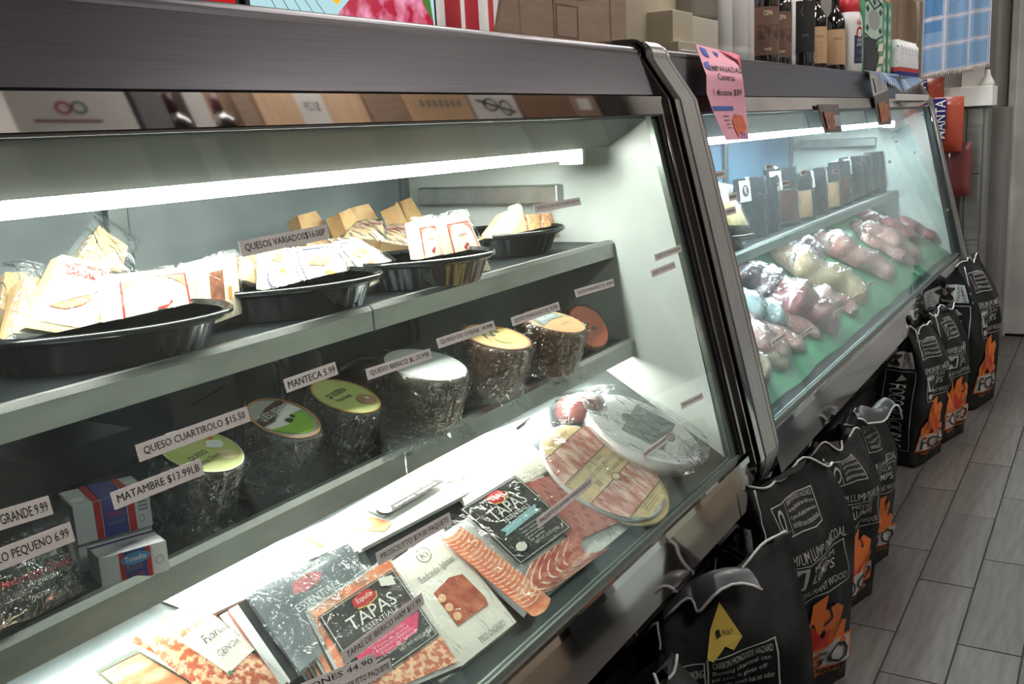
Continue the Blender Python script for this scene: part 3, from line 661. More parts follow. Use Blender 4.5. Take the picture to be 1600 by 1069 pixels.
# cheese drums leaning out over the rail
def drum(px, py, z, r, h, tilt, side, top, label, deco, yaw=0, taper=.9, skirt=True, cz=1.0, group='shrink wrapped cheese drums on the lower shelf'):
    c = W(px, py, 2, z)
    R = Matrix.Rotation(yaw, 4, 'Z') @ Matrix.Rotation(tilt, 4, 'X')
    M = Matrix.Translation(c) @ R
    mb = MB(); mb.M = M
    n = 10; prof = [(0, -h), (r*taper*.93, -h), (r*taper, -h+.006)]
    for i in range(1, 9): prof.append((r*(taper+(1-taper)*i/9)+.0016*(i % 2)*cz, -h+.006+(h-.012)*i/9))
    prof += [(r, -.008), (r*.985, -.002), (r*.93, 0)]
    mb.lathe(prof+[(0, .0002)], side, 40)
    o = mb.build('cheese_drum', None, label, 'cheese', group)
    mb = MB(); mb.M = M
    S = lambda u, v, hh=0: Vector((-r*.92+2*r*.92*u, -r*.92+2*r*.92*v, .0008+hh))
    mb.ell(S, .5, .5, .5, .5, top, 0, 40); deco(mb, S); mb.build('top_label', o)
    mb = MB(); mb.M = M; rnd = random.Random(int(px)); ph = [rnd.uniform(0, 6) for _ in range(3)]
    def fw(u, v):
        a = 2*PI*u; zz = -h-.002+(h+.004)*v; rr = r*(taper+(1-taper)*v)+.003+.0022*math.sin(11*a+ph[0]+5*v)+.0015*math.sin(23*a+ph[1])
        if v < .15: rr += (.15-v)*.10*(1.2+math.sin(5*a+ph[2]))
        if v > .93: rr -= .002
        return (rr*math.cos(a), rr*math.sin(a), zz)
    mb.grid(fw, 64, 10, shrink); mb.build('plastic_wrap', o)
    return o
lime = nm('lime_label', (204, 208, 132), .45, 0, (192, 198, 118), 15, coat=.2); gold = nm('gold_label', (214, 150, 70), .4, 0, (196, 130, 56), 20)
def d_goat(mb, S):
    mb.ring(S, .5, .5, .5, .5, .97, nm('foil_edge', (236, 232, 220), .3), .001)
    mb.text(S, 'QUESO', .18, .40, .52, .50, ink, .001); mb.text(S, 'Sheep Cheese', .2, .26, .6, .36, ink, .001)
    mb.poly(S, [(.6, .5), (.72, .6), (.82, .56), (.9, .5), (.84, .42), (.74, .38), (.66, .44)], white, .001)
    mb.poly(S, [(.78, .6), (.84, .66), (.88, .6), (.82, .56)], orange, .0014)
    mb.ell(S, .66, .24, .14, .10, nm('cheese_print', (222, 205, 160)), .001)
def d_cow(mb, S):
    mb.poly(S, [(.08, .42), (.2, .25), (.4, .10), (.6, .08), (.85, .25), (.93, .45), (.7, .5), (.4, .36)], nm('grass_green', (140, 190, 60)), .001)
    mb.poly(S, [(.06, .5), (.3, .5), (.6, .62), (.9, .7), (.93, .5), (.7, .5), (.4, .36), (.08, .42)], white, .0012)
    mb.poly(S, [(.05, .52), (.3, .52), (.6, .66), (.9, .76), (.84, .84), (.5, .8), (.1, .66)], nm('brown_banner', (70, 44, 30)), .0014)
    mb.text(S, 'QUESO IBERICO', .16, .56, .8, .72, inkw, .0018); mb.ell(S, .5, .42, .07, .05, ink, .0016); mb.ell(S, .64, .46, .04, .04, ink, .0016)
    mb.ring(S, .5, .5, .5, .5, .95, gold, .0016)
def d_tap(mb, S):
    mb.text(S, 'QUESERIA', .2, .56, .7, .68, ink, .001); mb.text(S, 'Manchego', .24, .42, .6, .52, ink, .001)
    mb.ell(S, .68, .26, .17, .14, nm('bread_print', (176, 140, 110)), .001); mb.ell(S, .72, .28, .03, .03, white, .0014); mb.ring(S, .5, .5, .5, .5, .96, gold, .001)
def d_foil(mb, S):
    for i in range(26):
        a = i*2*PI/26; mb.line(S, [(.5+.5*math.cos(a), .5+.5*math.sin(a)), (.5+.42*math.cos(a+.1), .5+.42*math.sin(a+.1))], .006, inkg, .0008)
def d_oveja(mb, S):
    pts = [(.3, .55), (.36, .66), (.44, .6), (.5, .52), (.56, .64), (.66, .66), (.7, .56)]
    mb.line(S, pts, .03, ink, .001); mb.ell(S, .5, .38, .16, .14, nm('pear_yellow', (244, 222, 120)), .001); mb.text(S, 'de Oveja', .56, .68, .86, .78, ink, .001)
    mb.ring(S, .5, .5, .5, .5, .94, nm('rust_edge', (172, 96, 56), .4), .001)
def d_manch(mb, S):
    mb.poly(S, [(.08, .5), (.2, .8), (.5, .92), (.8, .8), (.92, .5), (.5, .56)], nm('sky_print', (120, 140, 140)), .001)
    mb.text(S, 'MANCHEGO', .25, .6, .78, .72, white, .0014); mb.text(S, 'curado', .4, .3, .66, .38, nm('brown_ink', (110, 70, 50)), .001)
def d_seal(mb, S):
    mb.ell(S, .42, .55, .1, .05, nm('olive_ink', (110, 110, 60)), .001); mb.ell(S, .62, .42, .08, .05, nm('olive_ink'), .001)
drum(315, 705, .908, .053, .078, .38, rindd, lime, 'cheese drum with lime green label and white goat, front left', d_goat, .25)
drum(443, 655, .905, .053, .078, .42, rindd, nm('grey_label', (170, 168, 160)), 'cheese drum whose label shows a cow on a green field', d_cow, .2)
drum(540, 620, .905, .054, .078, .38, rindd, lime, 'third cheese drum with lime label and round bread print', d_tap, .2)
drum(665, 570, .918, .068, .085, .26, nm('cheese_rind_olive', (84, 78, 54), .42, 0, (44, 40, 30), 14, (1, 1, 3), bump=.35, bscale=60, coat=.6), nm('foil_white', (238, 240, 240), .25, .2, bump=.1, bscale=60), 'large cheese drum with blank white foil top', d_foil, .1)
drum(776, 527, .925, .062, .090, .28, rind, nm('yellow_label', (240, 208, 120), .4, 0, (232, 196, 100), 12), 'cheese drum with yellow label and black curl', d_oveja, .1)
drum(866, 502, .925, .060, .086, .28, rind, nm('tan_label', (214, 170, 126), .4, 0, (200, 150, 104), 20), 'cheese drum with tan and blue grey landscape label', d_manch, .1, skirt=True)
o = drum(920, 510, .868, .050, .05, .95, nm('red_rind', (166, 82, 48), .4, 0, (196, 110, 60), 16, coat=.5), nm('pimento_label', (216, 110, 80), .4), 'small red rind cheese leaning at the end of the lower shelf', d_seal, -.25)
c_ = W(595, 560, 2, .91)
mb = MB(); mb.lathe([(0, .012), (.03, .0), (.052, .015), (.058, .05), (.045, .078), (.02, .088), (0, .09)], nm('dark_wrapped', (34, 34, 38), .3, 0, (60, 58, 60), 20, coat=.5, bump=.4, bscale=40), 32, (1.22, 1.03, SH2-.0005))
mb.build('wrapped_cheese', None, 'dark round wrapped cheese in shadow behind the white topped drum', 'cheese')
pack('plastic_bag', 'crumpled clear bag lying between the green and white topped cheese drums', 'bag', [W(600, 720, 2, SH2+.002), W(690, 690, 2, SH2+.002), W(650, 640, 1, .90), W(590, 640, 1, .92)], shrinkf, .006, .01, None, n=14)

# ================================================================== DISPLAY RACK (sloping deck)
meat = nm('ham_slice', (176, 74, 66), .35, 0, (232, 170, 150), 26, (1, 3, 1), 6, .45, .75, coat=.5)
meatd = nm('dark_ham', (134, 50, 50), .3, 0, (190, 110, 100), 20, (1, 2, 1), 6, .5, .8, coat=.5)
salmon = nm('salmon_ham', (222, 120, 84), .35, 0, (244, 190, 156), 22, (1, 3, 1), 6, .45, .7, coat=.4)
salami = nm('salami', (196, 96, 66), .4, 0, (240, 196, 158), 130, detail=2, lo=.46, hi=.56, coat=.4)
fatm = nm('ham_fat', (240, 212, 196), .35, coat=.4)
clearb = nm('pack_backing', (206, 210, 212), .25, 0, coat=.4)
def Dq(bl, br, tr, tl, off=.01, offs=None):
    o = offs or (off,)*4
    return [D(x, y, k) for (x, y), k in zip((bl, br, tr, tl), o)]
def sub(corners, px):   # pixel point -> (u,v) on a pack by solving the bilinear map
    bl, br, tr, tl = map(Vector, corners); N = ((br-bl)+(tr-tl)).cross((tl-bl)+(tr-br)).normalized()
    p = WP(px[0], px[1], N, N.dot((bl+br+tr+tl)/4)); u = v = .5
    for _ in range(12):
        q = bl.lerp(br, u).lerp(tl.lerp(tr, u), v); e = p-q
        du = (br-bl).lerp(tr-tl, v); dv = (tl-bl).lerp(tr-br, u)
        a, b, c, d, f, g = du.dot(du), du.dot(dv), dv.dot(dv), 0, e.dot(du), e.dot(dv)
        det = a*c-b*b; u += (f*c-g*b)/det; v += (g*a-f*b)/det
    return (u, v)
def subS(S, q):          # nested mapping inside a pack: q = four (u,v)
    (a, b, c, d) = q
    def T(u, v, h=0):
        x = (a[0]*(1-u)+b[0]*u)*(1-v)+(d[0]*(1-u)+c[0]*u)*v; y = (a[1]*(1-u)+b[1]*u)*(1-v)+(d[1]*(1-u)+c[1]*u)*v
        return S(x, y, h)
    T.N = getattr(S, 'N', None)
    return T
def corner_orn(mb, S):
    for (a, b, sx, sy) in ((.04, .94, 1, -1), (.96, .94, -1, -1), (.04, .06, 1, 1), (.96, .06, -1, 1)):
        for k in range(4): mb.line(S, [(a+.02*k*sx, b+(.08-.02*k)*sy), (a+(.09-.02*k)*sx, b+.015*k*sy)], .008, inkw, .0024)
        mb.ring(S, a+.05*sx, b+.045*sy, .02, .015, .6, inkw, .0024)
def tapas_front(mb, S, kind):
    mb.rect(S, 0, 0, 1, 1, grille, .001, 6); mb.frame(S, .025, .02, .975, .98, .008, .006, inkw, .002)
    corner_orn(mb, S)
    red_ = nm('emblem_red', (206, 40, 46), .35)
    mb.poly(S, [(.36, .84), (.38, .93), (.48, .96), (.6, .95), (.64, .88), (.62, .82), (.5, .79), (.42, .80)], red_, .003)
    mb.line(S, [(.38, .80), (.5, .77), (.63, .80), (.66, .87)], .018, nm('gold_line', (220, 180, 90), .3), .0032)
    mb.text(S, 'España' if False else 'Espuña', .41, .83, .6, .92, inkw, .0036, .02)
    mb.text(S, 'TAPAS', .2, .60, .80, .77, inkw, .003, .01); mb.text(S, 'ESSENTIALS', .3, .52, .76, .58, inkw, .003)
    if kind == 'pink':
        pk = nm('magenta_ribbon', (220, 52, 110), .4)
        mb.poly(S, [(.12, .24), (.10, .36), (.84, .47), (.94, .36), (.8, .18), (.4, .16)][::-1], pk, .0024); mb.poly(S, [(.12, .24), (.10, .36), (.84, .47), (.94, .36), (.8, .18), (.4, .16)], pk, .0024)
        for i, t in enumerate(('Three to five varieties', 'HOT CHORIZO DRY-CURED', 'Thin & bold', 'CHORIZO IBERICO', 'Thin & bold')):
            mb.text(S, t, .24+.02*i, .37-i*.047, .70+.02*i, .40-i*.047, nm('pale_pink', (250, 210, 226)), .003)
        mb.ell(S, .86, .46, .10, .09, meatd, .003); mb.text(S, 'NET WT. 5 OZ (142 g)', .52, .08, .95, .13, inkw, .003)
        mb.text(S, 'Crafted by Spanish Tapas', .2, .14, .62, .17, inkw, .003)
        mb.poly(S, [(.76, .99), (.92, .93), (.9, .80), (.74, .88)][::-1], white, .003)
        mb.ring(S, .93, .22, .03, .04, .7, inkg, .003)
    elif kind == 'blue':
        bl_ = nm('ice_ribbon', (150, 206, 224), .4)
        mb.poly(S, [(.14, .38), (.2, .42), (.16, .48), (.84, .52), (.8, .46), (.86, .42)], bl_, .0024)
        mb.text(S, 'Jamon Serrano Selection', .22, .42, .78, .47, white, .003)
        for i in range(5): mb.text(S, ('Three kinds of dry cured', 'ham, salchichon', 'and chorizo, thin', 'sliced and ready', 'to serve')[i], .36, .33-i*.045, .78-.04*i, .36-i*.045, inkw, .003)
        mb.ell(S, .2, .17, .08, .06, white, .003); mb.text(S, 'NET WT. 5 OZ (142g)', .40, .08, .84, .13, inkw, .003)
    else:
        for i in range(6): mb.line(S, [(.2, .4-i*.05), (.8-.05*i, .4-i*.05)], .01, inkw, .0024)
def fan(S, n, mat, p0, p1, wid, nrm, fat=None, bow=.0):
    """overlapping thin slices marching from p0 to p1 (u,v); returns list of meshbuilders"""
    out = []
    for i in range(n):
        t = i/(n-1); cu = p0[0]+(p1[0]-p0[0])*t; cv = p0[1]+(p1[1]-p0[1])*t
        mb = MB(); hgt = .003+.0022*(i % 2)+.004*t*0
        du, dv = nrm
        def fn(a, b, cu=cu, cv=cv, i=i):
            s = a-.5; along = 1/n*3.0
            u = cu+du*wid*s+(p1[0]-p0[0])*b*along-bow*dv*(1-4*s*s)*2; v = cv+dv*wid*s+(p1[1]-p0[1])*b*along-bow*du*(1-4*s*s)*2
            return S(u, v, .0035+.0035*b+.0006*math.sin(30*a+i))
        mb.grid(lambda a, b: fn(a, b)+S.N*.0022*(1-b), 8, 2, mat[i % len(mat)] if isinstance(mat, list) else mat)
        if fat: mb.grid(lambda a, b: fn(a, b*.09)+S.N*.0034, 8, 1, fat)
        out.append(mb)
    return out

# big three kinds ham pack with its ice blue ribbon label
hc = Dq((823, 958), (978, 828), (840, 738), (688, 836), .012)
HS = quad(*hc, pillow=.004)
mb = MB(); slab(mb, HS, .010, clearb, None, 8); ham = mb.build('sliced_ham_pack', None, 'wide clear pack of fanned hams with ice blue ribbon label by the glass', 'meat pack')
uv = lambda *p: [sub(hc, q) for q in p]
A, B = uv((700, 836), (825, 940)); nv = uv((700, 836), (742, 805))
for k, mb in enumerate(fan(HS, 22, salmon, A, B, .17, (1, .08), fatm, .02)): mb.build('ham_slice', ham)
A, B = uv((806, 760), (935, 842))
for k, mb in enumerate(fan(HS, 22, [nm('ham_rose', (184, 84, 78), .35, 0, (160, 64, 60), 14, coat=.3), nm('ham_deep', (140, 50, 52), .35, coat=.3)], (.60, .60), (.95, .50), .80, (.0, 1), nm('ham_fat_rose', (226, 156, 142), .35, coat=.3), .0)): mb.build('ham_slice', ham)
A, B = uv((845, 905), (905, 862))
for k, mb in enumerate(fan(HS, 6, meat, A, B, .30, (.1, 1), fatm, .1)): mb.build('ham_slice', ham)
q = uv((807, 894), (887, 835), (801, 750), (713, 804))
def raised(S, k):
    f_ = lambda u, v, h=0: S(u, v, h+k)
    f_.N = S.N; return f_
LS = subS(raised(HS, .009), q); mb = MB(); tapas_front(mb, LS, 'blue'); mb.build('printed_label', ham)
mb = MB(); mb.grid(lambda u, v: HS(-.02+1.04*u, -.02+1.04*v, .014+.0015*math.sin(20*u+9*v)*math.sin(13*v)), 24, 18, vac); mb.build('plastic_wrap', ham)

# white chorizo card pack
cc = Dq((688, 1068), (807, 972), (690, 824), (572, 906), .010)
def d_chor(mb, S):
    U = lambda *p: [sub(cc, q) for q in p]
    mb.poly(S, U((676, 930), (714, 981), (735, 965), (762, 947), (757, 935), (721, 899), (700, 905)), nm('chorizo_photo', (150, 62, 44), .5, 0, (196, 110, 78), 50), .0012)
    for p in ((689, 938), (700, 952), (713, 966)):
        u, v = U(p)[0]; mb.ell(S, u, v, .045, .035, nm('chorizo_fat', (236, 190, 150)), .002, 12)
    S2 = subS(S, U((662, 918), (712, 880), (702, 865), (648, 903))); mb.text(S2, 'Redondo Iglesias', 0, 0, 1, .8, inkg, .001)
    u, v = U((661, 869))[0]; mb.ring(S, u, v, .085, .07, .88, inkg, .001); mb.text(S, 'R1', u-.04, v-.03, u+.04, v+.03, inkg, .001)
    S2 = subS(S, U((752, 1007), (790, 978), (784, 968), (745, 997))); mb.text(S2, 'MILD CHORIZO', 0, 0, 1, .9, inkg, .001)
pack('chorizo_pack', 'white card pack with a photo of chorizo slices beside the wide ham pack', 'meat pack', cc, white, .012, .002, d_chor, wrap=vac, wk=.03)

def tapas(name, label, bl, br, tr, tl, lab, kind, off, body=None, th=.010, bands=True):
    c = Dq(bl, br, tr, tl, off); S = quad(*c, pillow=.003)
    mb = MB(); slab(mb, S, th, body or clearb, grille, 8); o = mb.build(name, None, label, 'meat pack', 'stacked tapas packs')
    if bands:
        mb = MB(); mb.rect(S, .03, .80, .97, .97, salmon, .0015, 6); mb.rect(S, .03, .03, .97, .25, salami, .0015, 6); mb.rect(S, .02, .25, .12, .8, salmon, .0015, 4); mb.build('meat_slices', o)
    if lab:
        q = [sub(c, p) for p in lab]; mb = MB(); tapas_front(mb, subS(raised(S, .002), q), kind); mb.build('printed_label', o)
    mb = MB(); mb.grid(lambda u, v: S(u, v, .0075+.001*math.sin(20*u+9*v)), 12, 12, vac); mb.build('plastic_wrap', o)
    return o
# stack right: pink front pack over three more, each one lower and to the left
for k in (3, 2, 1):
    dx, dy = -13*k, 13*k
    tapas('tapas_pack', ['', 'tapas pack directly beneath the magenta ribbon pack', 'second tapas pack down under the magenta ribbon pack', 'lowest tapas pack under the magenta ribbon pack'][k], (552+dx, 1108+dy*.5), (705+dx, 1020+dy*.5), (600+dx, 880+dy*.5), (470+dx, 962+dy*.5), [(563+dx, 1080+dy*.5), (684+dx, 996+dy*.5), (613+dx, 892+dy*.5), (494+dx, 969+dy*.5)], 'plain', .050-.009*k)
tapas('tapas_pack', 'tapas pack with black label and magenta ribbon on top of its stack', (556, 1110), (722, 1040), (606, 868), (476, 957), [(563, 1080), (684, 996), (613, 892), (494, 969)], 'pink', .052)
# stack left: film covered pack with painted-in glare on top of a slanting stack
for k in range(6, -1, -1):
    dx, dy = -14*k, 9*k
    if k == 0:
        c = Dq((468, 1050), (600, 938), (545, 848), (385, 930), .045); S = quad(*c, pillow=.004)
        mb = MB(); slab(mb, S, .008, nm('glare_grey_card', (96, 104, 110), .3, 0, (206, 212, 214), 5, lo=.42, hi=.58, coat=.6), grille, 8); o = mb.build('tapas_pack', None, 'tapas pack under pale glaring film on top of the left stack', 'meat pack', 'stacked tapas packs')  # pale patches put the film's glare into the card colour
        mb = MB(); mb.poly(S, [(.3, .72), (.34, .84), (.5, .88), (.62, .8), (.56, .7), (.4, .68)], nm('glare_paled_red', (214, 110, 116), .4), .001); mb.text(S, 'ESSENTIALS', .25, .5, .7, .6, inkw, .001); mb.build('printed_label', o)  # emblem red paled to imitate glare over it
        mb = MB(); mb.grid(lambda u, v: S(-.05+1.1*u, -.06+1.1*v, .006+.002*math.sin(20*u+9*v)), 14, 14, shrinkf); mb.build('plastic_wrap', o)
    else:
        c = Dq((468+dx, 1055+dy), (600+dx, 945+dy), (545+dx, 852+dy), (385+dx, 935+dy), .045-.007*k)
        S = quad(*c, pillow=.002); mb = MB(); slab(mb, S, .0055, [clearb, grille, clearb][k % 3], [grille, clearb, nm('rose_edge', (150, 96, 84), .4)][k % 3], 4)
        mb.build('tapas_pack', None, 'tapas pack number %s down in the slanting left stack' % ['', 'one', 'two', 'three', 'four', 'five', 'six'][k], 'meat pack', 'stacked tapas packs')
# salami pack with white band
sc_ = Dq((366, 1135), (470, 1085), (303, 938), (212, 990), .022)
def d_sal(mb, S):
    q = [sub(sc_, p) for p in ((352, 1065), (404, 1012), (332, 962), (276, 1012))]
    T = subS(S, [q[0], q[1], q[2], q[3]]); mb.rect(T, 0, 0, 1, 1, nm('satin_label', (238, 234, 234), .5, 0, (222, 216, 218), 60), .001, 4)
    T2 = subS(S, [sub(sc_, p) for p in ((318, 1020), (358, 985), (350, 973), (308, 1008))]); mb.text(T2, 'Fiorucci', 0, 0, 1, 1, ink, .002, .01)
    T2 = subS(S, [sub(sc_, p) for p in ((338, 1042), (372, 1012), (366, 1004), (332, 1032))]); mb.text(T2, 'GENOA', 0, 0, 1, 1, inkg, .002)
    T2 = subS(S, [sub(sc_, p) for p in ((354, 1068), (406, 1014), (403, 1010), (350, 1063))]); mb.rect(T2, 0, 0, 1, 1, nm('teal_edge', (70, 130, 110)), .002)
pack('salami_pack', 'long salami pack with a white satin label band, left of the stacks', 'meat pack', sc_, salami, .02, .012, d_sal, wrap=vac, wk=.03)
# cream tray pack at the lower left
yc = Dq((235, 1235), (425, 1112), (190, 996), (25, 1102), .02)
def d_yel(mb, S):
    q = [sub(yc, p) for p in ((215, 1110), (330, 1090), (212, 1018), (150, 1052))]
    T = subS(S, q); mb.rect(T, 0, 0, 1, 1, salmon, .001, 5); mb.frame(T, -.02, -.02, 1.02, 1.02, .05, .07, nm('dark_green_edge', (48, 62, 50)), .0016)
    q = [sub(yc, p) for p in ((110, 1110), (170, 1085), (145, 1048), (85, 1075))]; T = subS(S, q); mb.rect(T, 0, 0, 1, 1, nm('straw_label', (220, 212, 130)), .0016)
pack('ham_tray_pack', 'cream card tray of sliced ham at the lower left of the rack', 'meat pack', yc, nm('cream_card', (244, 236, 206), .5), .012, .002, d_yel)
# black labelled pack and white boards behind
bc = Dq((545, 868), (742, 765), (672, 722), (480, 830), .016)
def d_blk(mb, S):
    q = [sub(bc, p) for p in ((596, 815), (693, 757), (657, 750), (560, 798))]; T = subS(S, q)
    mb.rect(T, 0, 0, 1, 1, grille, .0065, 8)
    for i in range(4): mb.text(T, ('Sobrasada con', 'JAMON SERRANO', 'loncheado fino', 'curado natural')[i], .22, .72-i*.2, .9, .86-i*.2, inkw, .0080)
    mb.ell(T, .12, .3, .07, .25, white, .0080)
    q = [sub(bc, p) for p in ((520, 828), (600, 832), (612, 818), (545, 800))]; T = subS(S, q); mb.rect(T, 0, 0, 1, 1, salmon, .001)
    q = [sub(bc, p) for p in ((690, 757), (735, 745), (700, 730), (660, 742))]; T = subS(S, q); mb.rect(T, 0, 0, 1, 1, nm('pink_fat', (238, 178, 160)), .001)
pack('serrano_pack', 'white pack with a slanted black label behind the prosciutto price', 'meat pack', bc, white, .010, .001, d_blk)
pack('ham_board', 'blank white backed ham board behind the wide ham pack', 'meat pack', Dq((742, 800), (868, 728), (800, 668), (690, 745), .014), white, .008, .002, lambda mb, S: (mb.rect(S, .5, .75, .95, .97, nm('pale_rose', (240, 196, 190)), .001)), wrap=vac, wk=.02)
pack('ham_board', 'white board pack with orange ham corner under the lower shelf', 'meat pack', Dq((590, 800), (700, 748), (830, 650), (700, 700), .006), nm('pale_rose2', (246, 224, 220), .5), .008, .002, None)
pack('ham_board', 'white board pack behind the pale topped tapas stack', 'meat pack', Dq((470, 880), (590, 830), (560, 790), (400, 862), .004), white, .008, .002, lambda mb, S: mb.rect(S, .3, .2, .6, .7, salmon, .001))
pack('ham_board', 'white board pack at the left under the lower shelf rail', 'meat pack', Dq((330, 960), (480, 890), (430, 850), (250, 930), .004), white, .008, .002, lambda mb, S: mb.rect(S, .3, .2, .6, .7, salmon, .001))

# round ham packs
def disc_pack(name, label, c, r, mat, tiltN, deco, yaw, th=.010):
    c = Vector(c); N = Vector(tiltN).normalized(); U = Vector((math.cos(yaw), math.sin(yaw), 0)); U = (U-N*U.dot(N)).normalized(); V = N.cross(U)
    S = lambda u, v, h=0: c+U*(u-.5)*2*r+V*(v-.5)*2*r+N*(h)
    mb = MB(); mb.M = Matrix(((U.x, V.x, N.x, c.x), (U.y, V.y, N.y, c.y), (U.z, V.z, N.z, c.z), (0, 0, 0, 1)))
    mb.lathe([(0, -th), (r*.96, -th), (r, -th*.5), (r*.985, -.001), (r*.96, 0), (0, .0005)], mat, 48)
    o = mb.build(name, None, label, 'meat pack'); mb = MB(); deco(mb, S); mb.build('printed_label', o)
    return o, S
DN = (0, -DS, 1)
beige = nm('kraft_label', (226, 204, 160), .5, 0, (214, 190, 144), 16)
def chord(mb, S, v0, v1, mat, h=.001, n=10):
    def fn(a, b):
        v = v0+(v1-v0)*b; hw = math.sqrt(max(0, .25-(v-.5)**2))*.985; return S(.5-hw+2*hw*a, v, h)
    mb.grid(fn, n, 4, mat)
def d_jam(mb, S):
    chord(mb, S, .04, .96, beige, .001); chord(mb, S, .14, .40, nm('jamon_window', (190, 104, 100), .35, 0, (240, 206, 196), 30, (2, 1, 1), 6, .4, .6, coat=.5), .002); chord(mb, S, .62, .84, nm('jamon_window'), .002)
    for v in (.14, .40, .62, .84): chord(mb, S, v-.004, v+.004, nm('brown_ink', (110, 70, 50)), .003)
    mb.text(S, 'JAMÓN DE CEBO IBÉRICO HAM', .12, .50, .86, .55, nm('brown_ink'), .002, .01); mb.text(S, '50% IBERIAN BREED', .46, .44, .84, .47, nm('brown_ink'), .002)
    mb.text(S, 'DRY CURED', .36, .57, .62, .60, nm('brown_ink'), .002); mb.text(S, '50', .26, .43, .33, .48, nm('brown_ink'), .002)
    mb.text(S, 'CORTE EN LONCHAS', .34, .88, .66, .91, nm('brown_ink'), .002); mb.ell(S, .5, .40, .06, .035, beige, .0035); mb.ring(S, .5, .40, .06, .035, .8, nm('brown_ink'), .004)
    for i in range(3): mb.line(S, [(.36, .115-.022*i), (.62, .115-.022*i)], .004, nm('brown_ink'), .002)
cj = D(943, 734, .03)
o, S = disc_pack('round_jamon_pack', 'round kraft banded jamon pack with pink windows beside the wide ham pack', cj, .121, clearb, DN, d_jam, .12)
mb = MB(); mb.grid(lambda u, v: S(.5+.52*math.cos(2*PI*u)*v, .5+.52*math.sin(2*PI*u)*v, .008+.001*math.sin(30*u+9*v)), 40, 8, vac); mb.build('plastic_wrap', o)
o, S = disc_pack('round_jamon_pack', 'second round jamon pack showing only beneath the kraft banded one', cj+Vector((.012, -.004, -.013)), .121, beige, DN, lambda mb, S: chord(mb, S, .3, .6, meatd), .3, .009)
# round vacuum ham with dark label
cb = D(1005, 668, .05)
def d_bl(mb, S):
    T = subS(S, [(.26, .28), (.86, .28), (.86, .64), (.26, .64)])
    mb.rect(T, 0, 0, 1, 1, nm('slate_label', (60, 68, 74), .35), .001); mb.frame(T, .02, .04, .98, .96, .015, .02, inkg, .002)
    for i, t in enumerate(('RESERVA', 'BONELESS LEG HAM', 'Jamón curado entero', 'dry cured', 'product of Spain')): mb.text(T, t, .2, .78-i*.16, .8, .88-i*.16, inkg, .002)
    mb.ell(S, .52, .64, .08, .06, nm('slate_label'), .001); mb.ring(S, .52, .64, .08, .06, .85, inkg, .002); mb.ell(S, .56, .28, .08, .05, nm('slate_label'), .001); mb.ell(S, .56, .28, .015, .015, orange, .003)
o, S = disc_pack('round_vacuum_ham', 'round vacuum packed ham with a slate label beside the white end panel', cb, .118, nm('grey_pink_ham', (206, 200, 202), .3, 0, (226, 222, 222), 14, coat=.5, bump=.3, bscale=30), (.05, -.5, 1), d_bl, .25, .03)
mb = MB(); mb.grid(lambda u, v: S(.5+.56*math.cos(2*PI*u)*v, .5+.56*math.sin(2*PI*u)*v, .010+.004*math.sin(26*u+5*v)*v), 48, 10, shrinkf); mb.build('plastic_wrap', o)
for (px, py, r, lb, mt) in [(905, 640, .06, 'ham piece in clear film under the end of the lower shelf', meatd), (1045, 715, .075, 'pale wrapped ham lying right of the slate labelled one', nm('pale_ham', (206, 200, 196), .35, 0, (180, 160, 158), 12, coat=.5, bump=.4, bscale=30))]:
    c = D(px, py, .012); mb = MB(); mb.lathe([(0, -.012), (r*.9, -.012), (r, .0), (r*.8, .02), (0, .028)], mt, 32, c, 1, .8); o = mb.build('wrapped_ham', None, lb, 'meat pack')
    mb = MB(); mb.lathe([(r*1.15, -.01), (r*1.08, .004), (r*.86, .026), (0, .034)], shrinkf, 32, c, 1, .8); mb.build('plastic_wrap', o)

# ================================================================== PRICE STRIPS STUCK ON THE GLASS
def strip(txt, p0, p1, h=.0145, label=None, mat=None, lines=False, dark=False, name='price_label', group='price labels stuck on the near case glass'):
    """p0, p1: lower-left and lower-right pixel of the strip on the glass plane"""
    a, b = G(*p0, off=.0), G(*p1, off=.0); a.y -= .0012; b.y -= .0012
    U = b-a; V = Vector((0, GS, 1)).normalized()*h
    S = flat(a, U, V); mb = MB()
    mb.add([S(0, 0), S(1, 0), S(1, 1), S(0, 1), S(0, 0, .0005), S(1, 0, .0005), S(1, 1, .0005), S(0, 1, .0005)], [(3, 2, 1, 0), (4, 5, 6, 7), (0, 1, 5, 4), (1, 2, 6, 5), (2, 3, 7, 6), (3, 0, 4, 7)], mat or paper)
    if lines:
        L = U.length; n = max(3, int(L/.006))
        for i in range(n): mb.rect(S, .06+.88*i/n, .3, .06+.88*(i+.62)/n, .72, inkg if i % 3 else ink, .0009)
    else: mb.text(S, txt, .05, .24, .96, .76, ink, .0009, .008)
    return mb.build(name, None, label or 'white price strip on the glass reading '+txt, 'price label', group)
